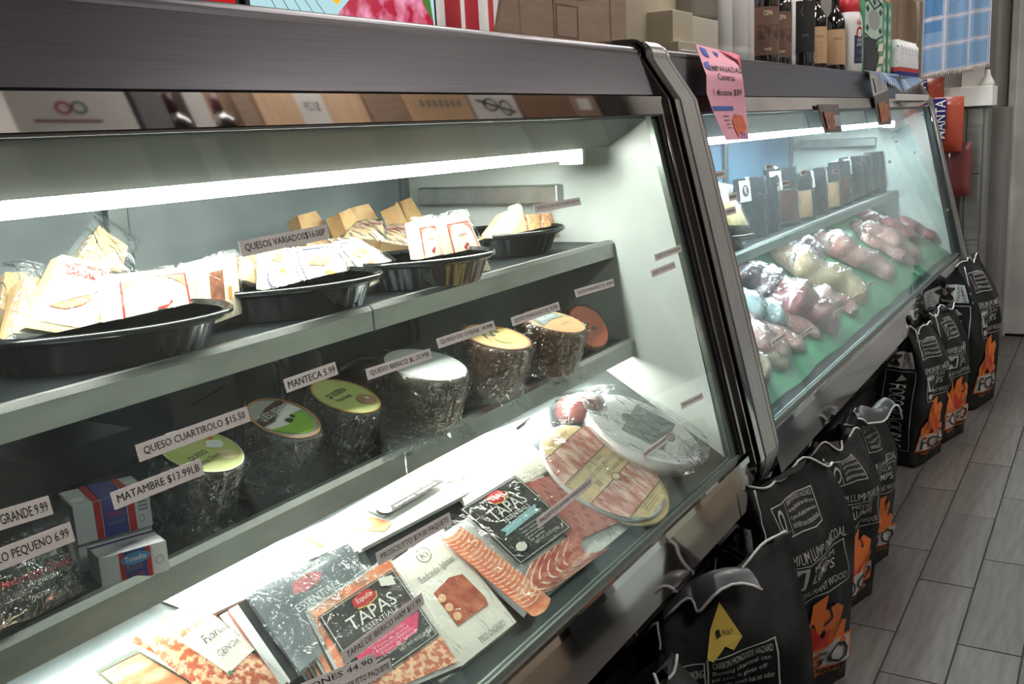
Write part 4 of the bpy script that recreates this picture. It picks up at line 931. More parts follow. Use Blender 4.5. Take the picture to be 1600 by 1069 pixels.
for t, p0, p1, h in [('QUESO CUARTIROLO $15.50', (217, 722), (390, 658), .0155), ('MATAMBRE $13.99LB', (178, 797), (318, 741), .0155), ('CHORIZO GRANDE 9.99', (-70, 850), (82, 803), .0155),
                     ('CHORIZO PEQUENO 6.99', (-60, 915), (116, 845), .0165), ('MANTECA 5.99', (447, 614), (527, 585), .0145), ('QUESO IBERICO $L 20.99B', (574, 594), (674, 560), .013),
                     ('QUESO DE OVEJA$L 18.99B', (684, 545), (773, 515), .013), ('QUESO MANCHEGO $L 18.99B', (800, 510), (874, 484), .0125), ('QUESO MANCHEGO $L 18.99B', (899, 465), (959, 447), .0125),
                     ('QUESOS VARIADOS$16.00P', (377, 402), (514, 373), .0165), ('QUESO CON AJO NEGRO $10.99', (835, 333), (907, 320), .0125), ('PROSCIUTTO $19.00 PAQUETE', (590, 884), (705, 818), .0145),
                     ('TAPAS DE IBERICO HAM $11.99', (536, 1040), (662, 944), .0145), ('JAMONES 44.90', (440, 1105), (588, 1040), .0145), ('PROSCIUTTO PAQUETE', (520, 1095), (612, 1048), .0145), ('PAQUETE DE JAMON VARIADO$20.00', (840, 826), (926, 757), .0135),
                     ('JAMON IBERICO$38.90', (1005, 718), (1042, 690), .0125), ('JAMON BELLOTA$40.90', (1064, 640), (1098, 623), .0125), ('QUESO DE PARMA $12.00', (1023, 409), (1064, 393), .0135), ('QUESO TRUFADO $12.99', (1018, 434), (1055, 419), .0135)]:
    lb = None
    if t == 'PROSCIUTTO PAQUETE': lb = 'price strip cut off at the bottom edge, below the magenta ribbon pack, ending PAQUETE'
    if t.startswith('QUESO MANCHEGO'): lb = 'MANCHEGO price strip above the ' + ('tan labelled drum' if p0[0] < 850 else 'small red cheese by the end panel')
    strip(t, p0, p1, h, lb)
SL = ['longest upper price strip on the far glass, nearest the divider post', 'price strip on the far glass above the badge pouches', 'price strip over the cheese wedge, upper of two', 'price strip over the cheese wedge, lower of two', 'price strip on the far glass above the nut pouch', 'price strip in front of the dried beef pouch top', 'price strip above the middle pouches of the far shelf', 'price strip above the crinkled pouches right of middle', 'price strip above the last shiny pouch', 'high price strip right of the long brown card', 'price strip on the white far end panel, high up', 'price strip nearest the far end trim', 'price strip low on the far glass across the tan loin end', 'price strip low on the far glass beside the red roast', 'price strip on the far glass over the small pink cut', 'price strip low on the far glass over the flat pink cut', 'lowest price strip on the far glass, nearest the post', 'price strip over the tip of the lower pork loin', 'price strip between the two pork loin ends', 'price strip low on the far end panel', 'price strip over the end of the upper pork loin']
for i, (x, y, l, wd) in enumerate([(1113, 281, .085, .014), (1197, 266, .05, .012), (1139, 315, .06, .014), (1134, 338, .07, .014), (1251, 275, .06, .012), (1222, 292, .06, .012), (1302, 272, .05, .011), (1345, 258, .05, .010), (1388, 256, .05, .010), (1398, 224, .05, .009), (1427, 241, .05, .009), (1463, 230, .05, .008),
                                (1354, 450, .10, .008), (1330, 472, .10, .008), (1302, 495, .12, .008), (1250, 530, .13, .009), (1205, 542, .12, .010), (1408, 405, .10, .008), (1390, 412, .1, .008), (1480, 330, .10, .008), (1440, 372, .1, .008)]):
    a = G(x, y); b = a+Vector((l, 0, 0))
    S = flat(a+Vector((0, -.0012, 0)), b-a, Vector((0, GS, 1)).normalized()*wd*1.2); mb = MB()
    mb.add([S(0, 0), S(1, 0), S(1, 1), S(0, 1), S(0, 0, .0005), S(1, 0, .0005), S(1, 1, .0005), S(0, 1, .0005)], [(3, 2, 1, 0), (4, 5, 6, 7), (0, 1, 5, 4), (1, 2, 6, 5), (2, 3, 7, 6), (3, 0, 4, 7)], paper)
    n = 9
    for k in range(n): mb.rect(S, .08+.84*k/n, .3, .08+.84*(k+.6)/n, .72, inkg if k % 3 else ink, .0009)
    mb.build('price_label', None, SL[i], 'price label', 'small unreadable price strips on the far case')

# ================================================================== FAR CASE CONTENTS
greenl = nm('green_liner', (50, 128, 84), .4, 0, (30, 96, 60), 12, bump=.2, bscale=20, coat=.3)
mb = MB()
def gl_(u, v):
    x = 2.12+2.9*u; yy = .66+.42*v; return (x, yy, .592+DS*(yy-.66)+.006+.006*math.sin(40*u)*math.sin(6*v+u*9))
mb.grid(gl_, 60, 8, greenl); mb.build('tray_liner', None, 'rumpled green liner sheet under the wrapped meats', 'liner')
beef = nm('wrapped_beef', (120, 28, 40), .3, 0, (196, 120, 122), 14, (1, 1, 2), 6, .35, .7, coat=.8, bump=.5, bscale=25)
pork = nm('wrapped_pork', (176, 104, 98), .3, 0, (214, 168, 158), 14, (1, 1, 2), 6, .35, .7, coat=.8, bump=.5, bscale=25)
dkbeef = nm('dark_beef', (84, 52, 66), .3, 0, (120, 84, 96), 12, coat=.8, bump=.4, bscale=25)
tanm = nm('wrapped_tan', (176, 140, 108), .3, 0, (216, 186, 150), 14, coat=.8, bump=.5, bscale=25)
def lump(px, py, L, r, h, yaw, mat, label, name='wrapped_meat', off=.012):
    c = D(px, py, off); rnd = random.Random(int(px*7+py)); ny_ = .665+L*.43*1.07+.012; c = Vector((c.x, max(ny_+.01, c.y), c.z+DS*max(0, ny_+.01-c.y))); ph = [rnd.uniform(0, 6) for _ in range(5)]
    M = Matrix.Translation(c) @ Matrix.Rotation(math.atan(DS), 4, 'X') @ Matrix.Rotation(yaw, 4, 'Z')
    def shape(k, e):
        def fn(u, v):
            t = u*2-1; a = PI*v; env = (max(0, 1-abs(t)**3.2))**.5
            w_ = 1+.12*math.sin(5*t+ph[0])+.08*math.sin(9*t+ph[1]+2*a)+e*math.sin(23*t+7*a)
            return M @ Vector((t*L/2*k, math.cos(a)*r*env*w_*k, math.sin(a)*h*env*w_*k+(k-1)*.02))
        return fn
    r *= 1.15; L *= 1.05; mb = MB(); mb.grid(shape(1, .02), 28, 14, mat); mb.box((0, 0, 0), (0, 0, 0), mat) if False else None
    o = mb.build(name, None, label, 'meat')
    mb = MB(); mb.grid(shape(1.05, .045), 36, 16, film('meat_film', (252, 252, 252), .05, 1.8, 18, .0, 1.2)); mb.build('plastic_wrap', o)
    return o
MY = -1.02
for a in [(1200, 608, .22, .07, .055, MY, tanm, 'pale tan wrapped meat at the near front corner of the far case'),
          (1205, 552, .24, .075, .035, MY+.2, pork, 'flat pink wrapped cut by the divider post, far case'),
          (1262, 560, .24, .05, .022, MY, pork, 'flat wrapped cut with price strips over it, front of the far case'),
          (1252, 484, .25, .095, .065, MY-.1, beef, 'dark red beef roast in the middle of the far case'),
          (1175, 485, .20, .07, .045, MY+.3, nm('white_bag_meat', (150, 168, 172), .3, 0, (190, 200, 204), 12, coat=.8, bump=.5, bscale=25), 'pale bagged cut beside the red roast, near the post'),
          (1180, 440, .24, .085, .055, MY, dkbeef, 'purple brown wrapped cut beneath the shelf edge by the post'),
          (1312, 452, .36, .10, .060, MY, tanm, 'long tan wrapped loin behind the red roast'),
          (1322, 482, .16, .05, .03, MY, pork, 'small pink cut squeezed to the right of the red roast'),
          (1235, 392, .24, .10, .065, MY+.1, dkbeef, 'dark purple wrapped roast under the far case shelf'),
          (1345, 412, .36, .085, .058, MY, pork, 'long pink pork loin, lower of the two shining loins'),
          (1295, 380, .26, .08, .05, MY+.1, dkbeef, 'greyish wrapped roast left of the upper pork loin'),
          (1395, 386, .32, .10, .055, MY, pork, 'upper long pink pork loin toward the far end'),
          (1268, 528, .22, .055, .02, MY+.3, pork, 'thin pink cut lying between the red roast and the flat cuts'),
          (1425, 415, .26, .06, .03, MY, pork, 'short pink loin at the front far right of the far case'),
          (1455, 372, .24, .06, .035, MY, beef, 'small dark cut against the far end panel'),
          (1225, 575, .20, .05, .02, MY, tanm, 'thin tan slice pack near the front corner of the far case'),
          (1385, 354, .34, .07, .04, MY, beef, 'dark red wrapped strip at the back right of the far case')]:
    lump(*a)
lump(1320, 512, .16, .04, .022, .6, nm('silver_foil', (210, 206, 204), .15, .7, bump=.6, bscale=30), 'crumpled silver foil packet on the green liner', 'foil_packet')

# shelf of the far case: pouches and a tray with a cheese wedge
pouchm = nm('pouch_black', (30, 34, 42), .25, 0, (44, 50, 60), 12, coat=.6, bump=.3, bscale=30)
Z2 = .8845
def pouch(px, py, w_, h_, yaw, label, window=None, wmat=None, badge=True, group='upright pouches on the far shelf'):
    c = W(px, py, 1, .97); c.z = Z2+.001; c.x = min(c.x, 4.93)
    M = Matrix.Translation(c) @ Matrix.Rotation(yaw, 4, 'Z')
    S_ = quad((-w_/2, 0, 0), (w_/2, 0, 0), (w_/2, .018, h_), (-w_/2, .018, h_), pillow=.006)
    S = lambda u, v, h=0: M @ S_(u, v, h)
    S.N = (M.to_3x3() @ S_.N)
    mb = MB(); slab(mb, S, .012, pouchm, None, 6); o = mb.build('snack_pouch', None, label, 'pouch', group)
    mb = MB()
    if badge:
        mb.rect(S, .06, .62, .42, .96, white, .001, 3); mb.ell(S, .24, .8, .11, .1, ink, .002, 14); mb.text(S, 'R', .2, .74, .28, .86, inkw, .003)
    if window: mb.rect(S, .3, .08, .9, .62, wmat, .0012, 3); mb.frame(S, .28, .06, .92, .64, .02, .02, inkg, .002)
    if mb.v: mb.build('printed_label', o)
    mb = MB(); mb.grid(lambda u, v: S(-.04+1.08*u, -.02+1.06*v, .004+.003*math.sin(9*u+14*v)), 8, 8, film('meat_film', (252, 252, 252), .05, 1.8, 18, .0, 1.2)); mb.build('plastic_wrap', o)
jerk = nm('dried_beef', (70, 40, 40), .4, 0, (110, 60, 56), 60); nutm = nm('mixed_nuts', (196, 140, 110), .5, 0, (226, 190, 150), 90)
pl = [(1180, 335, .16, .19, -.25, 'black pouch with white badge, first on the far shelf from the post'), (1200, 340, .15, .18, -.3, 'black pouch with white badge, second on the far shelf from the post'),
      (1228, 350, .19, .20, -.25, 'pouch of dark dried beef with a clear window in front of the others', 1, jerk), (1252, 330, .18, .17, -.3, 'pouch of pale nuts behind the dried beef pouch', 1, nutm, False),
      (1278, 322, .16, .17, -.3, 'blue black pouch with badge right of the nuts'), (1298, 318, .16, .17, -.3, 'pouch with orange nuts window mid shelf', 1, nutm), (1318, 310, .15, .18, -.3, 'dark pouch with pale top mid shelf', 1, jerk, False),
      (1335, 305, .16, .19, -.3, 'tall dark pouch right of the mid shelf'), (1350, 300, .16, .18, -.3, 'dark wrapped pouch with crinkled top', None, None, False), (1365, 297, .16, .18, -.3, 'shiny dark pouch third from the far end', None, None, False),
      (1380, 294, .17, .18, -.3, 'shiny pouch with pale window second from the far end', 1, nutm, False), (1395, 290, .16, .19, -.3, 'last shiny pouch at the far end of the shelf', 1, jerk, False)]
for p in pl: pouch(*p)
o = dup(tr0, 'black oval tray on the far shelf beside the divider post'); put(o, (2.78, 1.02, Z2+.0004), (0, 0, .2), (.95, .95, 1.15)); o['group'] = 'black oval trays'
pack('cheese_wedge', 'yellow cheese wedge with two price strips in the tray by the post', 'cheese', at_px([(1120, 352), (1170, 352), (1152, 315), (1112, 298)], 1, (.93, .93, .96, .96)), cheese, .05, .003, None, wrap=vac, wk=.15)
pack('cheese_wedge', 'white cheese wedge lying behind the yellow one in the tray', 'cheese', at_px([(1112, 330), (1145, 330), (1150, 295), (1115, 290)], 1, (1.0, 1.0, 1.03, 1.03)), wc, .04, .003, None, wrap=shrinkf, wk=.3)

# ================================================================== ON TOP OF THE CASES
TOP = 1.4075
card = nm('cardboard', (168, 142, 124), .7, 0, (158, 132, 114), 12, (1, 1, 6)); card2 = nm('cardboard_beige', (190, 180, 160), .7, 0, (182, 172, 152), 12)
cardl = nm('cardboard_edge', (126, 102, 86), .8)
# large carton with die cut handle outline
B0 = W(812, 52, 1, 1.02); B1 = W(980, 63, 1, 1.02)
mb = MB(); mb.box((B0.x, 1.02, TOP), (B1.x, 1.055, TOP+.34), card, .002); bx = mb.build('cardboard_box', None, 'large brown cardboard box with a scored flap on the near case', 'box')
F = flat((B0.x, 1.0195, TOP), (B1.x-B0.x, 0, 0), (0, 0, .34)); mb = MB()
mb.frame(F, .30, .10, .50, .30, .008, .01, cardl, .0005); mb.line(F, [(.28, 0), (.28, .9)], .006, cardl); mb.line(F, [(.82, .12), (.82, .9)], .006, cardl)
mb.line(F, [(.30, .44), (.40, .36), (.52, .34), (.62, .36), (.70, .44)], .008, cardl); mb.build('score_lines', bx)
mb = MB(); a = Vector((B0.x, 1.02, TOP)); mb.hexa([a, a+Vector((.004, 0, 0)), a+Vector((.004, 0, .2)), a+Vector((0, 0, .2))], [a+Vector((-.10, .004, .0)), a+Vector((-.096, .008, .0)), a+Vector((-.01, .012, .2)), a+Vector((-.014, .012, .2))], card)
mb.build('open_flap', bx)
B2 = W(1014, 64, 1, 1.05); B3 = W(1048, 64, 1, 1.05)
mb = MB(); mb.box((B1.x+.01, 1.05, TOP), (B1.x+.42, 1.35, TOP+.36), card2, .002); mb.build('cardboard_box', None, 'beige cardboard box right of the large brown one', 'box')
# small white box and stacked chip
x0 = W(1052, 68, 1, .98).x; x1 = W(1125, 72, 1, .98).x
mb = MB(); mb.box((x0, .98, TOP), (x0+.14, 1.10, TOP+.125), card2, .002); mb.box((x0+.14, .985, TOP), (x1, 1.10, TOP+.12), nm('box_white_side', (206, 198, 184), .6), .002); sb = mb.build('small_box', None, 'small off white box in front of the beige cardboard box', 'box')
mb = MB(); mb.box((x0-.03, .955, TOP), (x0+.10, .978, TOP+.045), card2, .001); mb.box((x0-.02, .953, TOP+.022), (x0+.09, .955, TOP+.026), white); mb.build('box_flap', sb)
mb = MB(); mb.box((x0+.20, 1.0, TOP+.125), (x0+.62, 1.12, TOP+.24), nm('folded_carton_grey', (128, 122, 112), .7), .01); mb.build('folded_carton', None, 'grey folded carton resting on the small off white box', 'box')  # folded carton in one even warm grey

def bottle(x, y, r, h, glass, label_m, lab=None, name='wine_bottle', desc='', group=None, cap=None, lr=(.22, .62)):
    sh = h*.62
    mb = MB(); prof = [(0, 0), (r*.9, 0), (r, .006), (r, sh), (r*.93, sh+h*.05), (r*.62, sh+h*.11), (r*.40, sh+h*.15), (r*.37, h*.96), (r*.42, h*.965), (r*.42, h), (0, h)]
    mb.lathe(prof, glass, 32, (x, y, TOP)); o = mb.build(name, None, desc, 'bottle', group)
    if label_m:
        mb = MB(); rr = r+.0006
        Sx = lambda u, v, hh=0: Vector((x+(rr+hh)*math.cos(-2.72+(u-.5)*2.5), y+(rr+hh)*math.sin(-2.72+(u-.5)*2.5), TOP+h*(lr[0]+(lr[1]-lr[0])*v)))
        mb.rect(Sx, 0, 0, 1, 1, label_m, 0, 16, 1)
        if lab: lab(mb, Sx)
        mb.build('bottle_label', o)
    if cap: mb = MB(); mb.lathe([(r*.45, h*.80), (r*.43, h*1.002), (0, h*1.003)], cap, 20, (x, y, TOP)); mb.build('capsule', o)
    return o
wine = nm('wine_glass_dark', (10, 10, 12), .06, 0, coat=1, spec=.8)
brl = nm('brown_label', (118, 88, 74), .5, 0, (100, 72, 60), 10); tanl = nm('tan_wine_label', (200, 164, 128), .5, 0, (190, 152, 116), 10)
def l_brown(mb, S):
    mb.text(S, 'CEPA', .40, .82, .66, .92, creamlab, .001); mb.rect(S, .2, .32, .9, .62, nm('engraving', (70, 48, 42), .6, 0, (120, 92, 76), 60), .0006, 8, 1)
    mb.text(S, 'MALBEC', .42, .10, .64, .15, creamlab, .001); mb.line(S, [(.4, .75), (.66, .75)], .02, inkg, .001)
def l_tan(mb, S):
    mb.text(S, 'ALTA VISTA' if False else 'PUENTE', .36, .70, .72, .76, nm('brown_ink'), .001)
    for i in range(4): mb.line(S, [(.4, .55-i*.12), (.66, .55-i*.12)], .02, nm('dim_ink', (150, 116, 88)), .001)
def l_dark(mb, S): mb.text(S, 'JUAN', .40, .30, .62, .36, inkg, .001); mb.line(S, [(.45, .9), (.38, .8), (.45, .7)], .015, inkg, .001)
def bx_(px, y): return W(px, 95, 1, y).x
blackl = nm('black_label', (20, 20, 22), .5)
bottle(bx_(1196, .98), .98, .042, .33, wine, brl, l_brown, desc='left of the two wine bottles with brown engraved labels', group='wine bottles on the far case', lr=(.12, .56))
bottle(bx_(1217, .99), .99, .042, .33, wine, brl, l_brown, desc='right of the two wine bottles with brown engraved labels', group='wine bottles on the far case', lr=(.12, .56))
bottle(bx_(1254, .97), .97, .040, .31, wine, blackl, l_dark, desc='wine bottle with a black label beside the tan labelled pair', group='wine bottles on the far case', lr=(.2, .75))
bottle(bx_(1275, .98), .98, .038, .30, wine, tanl, l_tan, desc='left of the two wine bottles with tan labels', group='wine bottles on the far case', lr=(.11, .54))
bottle(bx_(1296, .98), .96, .038, .30, wine, tanl, l_tan, desc='right of the two wine bottles with tan labels', group='wine bottles on the far case', lr=(.11, .54))
whp = nm('white_plastic', (214, 212, 212), .35, 0, coat=.3); redp = nm('red_cap', (196, 44, 52), .4)
for px, r, h, d in ((1128, .030, .30, 'pale plastic roll left of the white one, between box and wine'), (1146, .042, .34, 'white plastic wrapped roll left of the wine bottles'), (1163, .030, .26, 'grey clear topped roll right beside the wine bottles'), (1239, .030, .30, 'thin white roll standing between the two groups of wine bottles')):
    mb = MB(); mb.lathe([(0, 0), (r, 0), (r, .05), (r*.96, .055), (r, .06), (r, h), (r*.6, h+.02), (0, h+.02)], whp, 24, (bx_(px, 1.0), 1.0, TOP)); mb.build('plastic_roll', None, d, 'roll')
# white jug with red cap and blue label
jx = bx_(1325, .93)
mb = MB(); mb.lathe([(0, 0), (.049, 0), (.052, .008), (.053, .07), (.052, .18), (.049, .205), (.042, .225), (.03, .235), (0, .236)], whp, 36, (jx, .93, TOP)); jug = mb.build('lighter_fluid_jug', None, 'white jug with red cap and dark blue label on the far case', 'jug')
mb = MB(); mb.lathe([(.036, .226), (.040, .230), (.037, .27), (.03, .28), (0, .28)], redp, 28, (jx, .93, TOP)); mb.build('cap', jug)
Sj = lambda u, v, hh=0: Vector((jx+(.0532+hh)*math.cos(-2.25+(u-.5)*1.6), .93+(.0532+hh)*math.sin(-2.25+(u-.5)*1.6), TOP+.02+.20*v))
mb = MB(); mb.rect(Sj, .35, .08, .85, .60, navy if False else nm('jug_label_blue', (40, 40, 84), .5), .0006, 8, 1); mb.ell(Sj, .62, .64, .18, .12, red, .001); mb.ell(Sj, .62, .64, .12, .07, white, .0015); mb.text(Sj, 'ROYAL', .53, .61, .71, .67, ink, .002)
mb.text(Sj, 'ODOR', .48, .48, .74, .54, inkw, .0014); mb.text(Sj, 'LIGHTER', .46, .40, .76, .46, inkw, .0014); mb.text(Sj, 'FLUID', .5, .26, .74, .33, inkg, .0014); mb.text(Sj, '64 FL OZ', .46, .12, .78, .19, inkg, .0014)
mb.poly(Sj, [(.45, .80), (.5, .92), (.54, .86), (.55, .8)], orange, .001); mb.poly(Sj, [(.58, .8), (.62, .9), (.68, .8)], navy, .001); mb.build('jug_label', jug)
# green patterned display carton holding black jars
grn = nm('green_pattern', (96, 160, 122), .5); dgr = nm('deep_green', (24, 72, 50), .5); mint = nm('mint', (190, 214, 198), .5)
gx0, gx1 = bx_(1350, .88), bx_(1392, .88); 
mb = MB(); mb.box((gx0, .88, TOP), (gx1, .97, TOP+.30), grn, .002); dc = mb.build('display_carton', None, 'green tile patterned carton between jug and small bottles', 'carton')
F = flat((gx0, .8795, TOP), (gx1-gx0, 0, 0), (0, 0, .30)); mb = MB()
mb.rect(F, 0, .45, .62, 1, mint, .0004); mb.ell(F, .31, .70, .2, .13, nm('grey_medallion', (160, 162, 156)), .001)
for a, b in ((.31, .93), (.08, .82), (.54, .82), (.08, .58), (.54, .58)): mb.poly(F, [(a-.07, b), (a, b-.05), (a+.07, b), (a, b+.05)], dgr, .001)
for a, b, c, d in ((.0, .9, .25, 1.0), (.37, 1.0, .62, .9), (.0, .5, .2, .45), (.4, .45, .62, .52), (.05, .95, .31, .84), (.31, .84, .58, .95)): mb.line(F, [(a, b), (c, d)], .03, dgr, .0012)
for i in range(5): mb.poly(F, [(.66, .1+i*.19), (.72, .02+i*.19), (.78, .1+i*.19), (.72, .18+i*.19)], mint, .001); mb.poly(F, [(.84, .1+i*.19), (.9, .02+i*.19), (.96, .1+i*.19), (.9, .18+i*.19)], mint, .001)
mb.line(F, [(.81, 0), (.81, 1)], .02, dgr, .001); mb.build('pattern', dc)
mb = MB(); mb.add([F(0, 0, .001), F(.55, 0, .001), F(.42, .14, .001), F(.52, .26, .001), F(.40, .38, .001), F(.45, .46, .001), F(0, .46, .001)], [tuple(range(7))], blackrub); mb.build('torn_opening', dc)
mb = MB()
for a, b, c in ((.42, .30, .13), (.45, .14, .12), (.36, .01, .10)): mb.poly(F, [(a, b), (a+.2, b+.02), (a+.22, b+c), (a+.05, b+c*.8)], creamlab, .004)
mb.build('torn_flaps', dc)
mb = MB(); mb.box((gx0+.05, .885, TOP+.301), (gx1-.1, .965, TOP+.36), nm('coral_box', (206, 96, 74), .5), .002); F2 = flat((gx0+.05, .8845, TOP+.301), (.2, 0, 0), (0, 0, .06)); mb.poly(F2, [(.3, .2), (.5, .0), (.7, .2), (.5, .5)], dgr, .001); mb.build('coral_carton', None, 'coral patterned box lying on the green carton', 'carton')
# wooden board behind
woodm = nm('pine_board', (236, 204, 168), .5, 0, (214, 176, 138), 3, (14, 1, .6), 8, .35, .7)
mb = MB(); mb.box((bx_(1378, .99), .99, TOP), (bx_(1428, .99), 1.005, TOP+.42), woodm, .002); mb.build('pine_board', None, 'upright pine board behind the green carton', 'board')
mb = MB(); mb.box((bx_(1428, .99)+.005, .97, TOP), (bx_(1437, .99), 1.01, TOP+.42), nm('pale_post', (190, 176, 156), .6), .002); mb.build('board_frame', None, 'pale upright frame strip beside the pine board', 'board')
# little drinking yoghurt bottles
yob = nm('yoghurt_white', (232, 232, 236), .35, 0, coat=.4)
mb = MB(); mb.lathe([(0, 0), (.021, 0), (.022, .004), (.022, .045), (.020, .062), (.022, .078), (.021, .088), (.014, .096), (.014, .102), (0, .102)], yob, 20); yb = mb.build('small_bottle', None, '', 'bottle', 'small white bottles on the far case')
Sy = lambda u, v, hh=0: Vector(((.0224+hh)*math.cos(-2.6+(u-.5)*3), (.0224+hh)*math.sin(-2.6+(u-.5)*3), .044*v))
mb = MB(); mb.rect(Sy, 0, .0, 1, .28, nm('bottle_blue', (44, 44, 120), .5), .0002, 10, 1); mb.rect(Sy, 0, .28, 1, .55, nm('bottle_red', (186, 66, 56), .5), .0002, 10, 1); mb.poly(Sy, [(.2, .56), (.5, .9), (.8, .58)], ink, .0006)
Sy2 = lambda u, v, hh=0: Sy(u, 1.35+v, hh); mb.line(Sy2, [(.1, .1), (.9, .1)], .03, inkg, .0004); mb.line(Sy2, [(.1, .4), (.5, .55), (.9, .35)], .08, navy, .0004); mb.build('bottle_label', yb)
k = 0
for row in range(2):
    for i in range(6):
        o = yb if k == 0 else dup(yb); o['label'] = ['first', 'second', 'third', 'fourth', 'fifth', 'sixth'][i]+' small white bottle from the left, '+['front', 'back'][row]+' row on the far case'
        put(o, (bx_(1398, .87)+i*.08, .87+row*.07, TOP), (0, 0, 0), 1.5); k += 1

# blue woven throw hanging behind the far end of the case
def cloth_mat():
    mt = bpy.data.materials.new('blue_woven_cloth'); mt.use_nodes = True; nt = mt.node_tree; N = nt.nodes; L = nt.links; b = N['Principled BSDF']
    b.inputs['Roughness'].default_value = .9
    uv = N.new('ShaderNodeUVMap'); sp = N.new('ShaderNodeSeparateXYZ'); L.new(uv.outputs[0], sp.inputs[0])
    def mth(op, a, b_=None, c=None):
        n = N.new('ShaderNodeMath'); n.operation = op
        for i, v in enumerate((a, b_, c)):
            if v is None: continue
            if isinstance(v, (int, float)): n.inputs[i].default_value = v
            else: L.new(v, n.inputs[i])
        return n.outputs[0]
    u, v = sp.outputs[0], sp.outputs[1]
    def tri(x, k, off=0.): return mth('PINGPONG', mth('MULTIPLY_ADD', x, k, off), .5)
    band = mth('LESS_THAN', mth('MINIMUM', tri(u, 3), tri(v, 5)), .085)
    line = mth('LESS_THAN', mth('ABSOLUTE', mth('SUBTRACT', mth('MINIMUM', tri(u, 3), tri(v, 5)), .05)), .012)
    dia = mth('ADD', tri(u, 26), tri(v, 44)); d2 = mth('LESS_THAN', mth('ABSOLUTE', mth('SUBTRACT', mth('PINGPONG', dia, .5), .25)), .10)
    solid = mth('GREATER_THAN', mth('MULTIPLY', mth('LESS_THAN', u, .36), mth('GREATER_THAN', v, .30)), .5)
    d3 = mth('MULTIPLY', d2, mth('SUBTRACT', 1, solid))
    def mix(f, a, b_):
        n = N.new('ShaderNodeMix'); n.data_type = 'RGBA'; L.new(f, n.inputs[0])
        for i, q in ((6, a), (7, b_)):
            if isinstance(q, tuple): n.inputs[i].default_value = (*rgb(*q), 1)
            else: L.new(q, n.inputs[i])
        return n.outputs[2]
    c = mix(d3, (84, 130, 178), (160, 190, 218)); c = mix(band, c, (196, 200, 214)); c = mix(line, c, (120, 130, 160))
    L.new(c, b.inputs['Base Color']); return mt
clm = cloth_mat(); fringe = nm('cloth_fringe', (206, 200, 192), .9)
cA, cB = W(1436, 118, 0, 5.2), W(1547, 98, 0, 5.40); cA.y = W(1436, 118, 0, 5.15).y
th = empty('woven_throw', (5.3, .8, 1.4), 'blue and white woven throw with fringe hanging over the far end', 'throw')
up = Vector((0, 0, 1))
def thf(u, v, hh=0):
    p = cA.lerp(cB, u)+up*(v*.62); p.x += .012*math.sin(14*u+2*v)+.006*math.sin(31*u); p.y += .01*math.sin(9*u)
    return p
mb = MB(); mb.grid(thf, 40, 24, clm); mb.build('cloth', th)
mb = MB()
for i in range(44):
    p = thf(i/43, 0); mb.tube([p, p+Vector((0, .002, -.018-.004*(i % 3)))], .0022, fringe, 4)
f_ = mb.build('fringe', th, kind='stuff')
# lower fold of the throw lying over the fascia end
fA, fB, fC = W(1352, 112, 1, .86), W(1440, 122, 1, .86), W(1398, 148, 1, .825)
def fold(u, v):
    a = Vector((W(1350, 111, 1, .845).x, .845, 1.412)); b = Vector((5.14, .85, 1.413)); t = a.lerp(b, u)
    dpt = .075*(1-abs(u-.55)*1.6)
    return t+Vector((0, -.034*v, -max(.01, dpt)*v))
mb = MB(); mb.grid(fold, 20, 6, clm); mb.build('folded_corner', th)
mb = MB()
for i in range(24):
    p = Vector(fold(i/23, 1)); mb.tube([p, p+Vector((0, -.003, -.014))], .002, fringe, 4)
mb.build('fringe', th, kind='stuff')
mb = MB(); mb.lathe([(.035, 0), (.03, .02), (.014, .05), (.010, .075), (0, .078)], white, 20, (5.47, .575, 1.355)); mb.build('white_cone', None, 'small white cone standing on the ledge below the throw', 'ornament')
# orange snack bags behind the case end
bagor = nm('orange_snack_bag', (176, 72, 44), .45, 0, (150, 52, 34), 4, coat=.5, bump=.3, bscale=12)
for i, (px, py, lb, txt) in enumerate([(1473, 195, 'orange snack bag with blue banner hanging by the column', 'MANTA'), (1443, 165, 'orange snack bag half hidden behind the case end', 'MANTA'), (1486, 265, 'lower red brown snack bag hanging by the column', '')]):
    c = W(px, py, 0, 5.30+.03*i+(0 if i != 1 else .06)); S = quad(c+Vector((0, .10, -.13)), c+Vector((0, -.09, -.13)), c+Vector((0, -.09, .13)), c+Vector((0, .10, .13)), pillow=.02)
    mb = MB(); slab(mb, S, .02, bagor if i < 2 else nm('brown_snack_bag', (112, 50, 50), .4, 0, (110, 44, 48), 8, coat=.4)); o = mb.build('snack_bag', None, lb, 'snack bag')
    if txt: mb = MB(); mb.poly(S, [(.12, .42), (.4, .12), (.6, .2), (.62, .98), (.3, .98)], blue, .021); T = subS(S, [(.62, .25), (.60, .95), (.36, .95), (.38, .25)]); mb.text(T, txt, 0, 0, 1, 1, inkw, .023, .02); mb.build('printed_label', o)
mb = MB(); mb.box((4.45, .84, 1.330), (5.08, .86, 1.345), white, .002) if False else mb.box((4.30, gy(1.3)-.03, 1.296), (5.0, gy(1.3)-.012, 1.322), nm('white_strip', (214, 212, 208), .5), .002)
mb.build('white_strip', None, 'white plastic strip taped along the top of the far glass', 'strip')

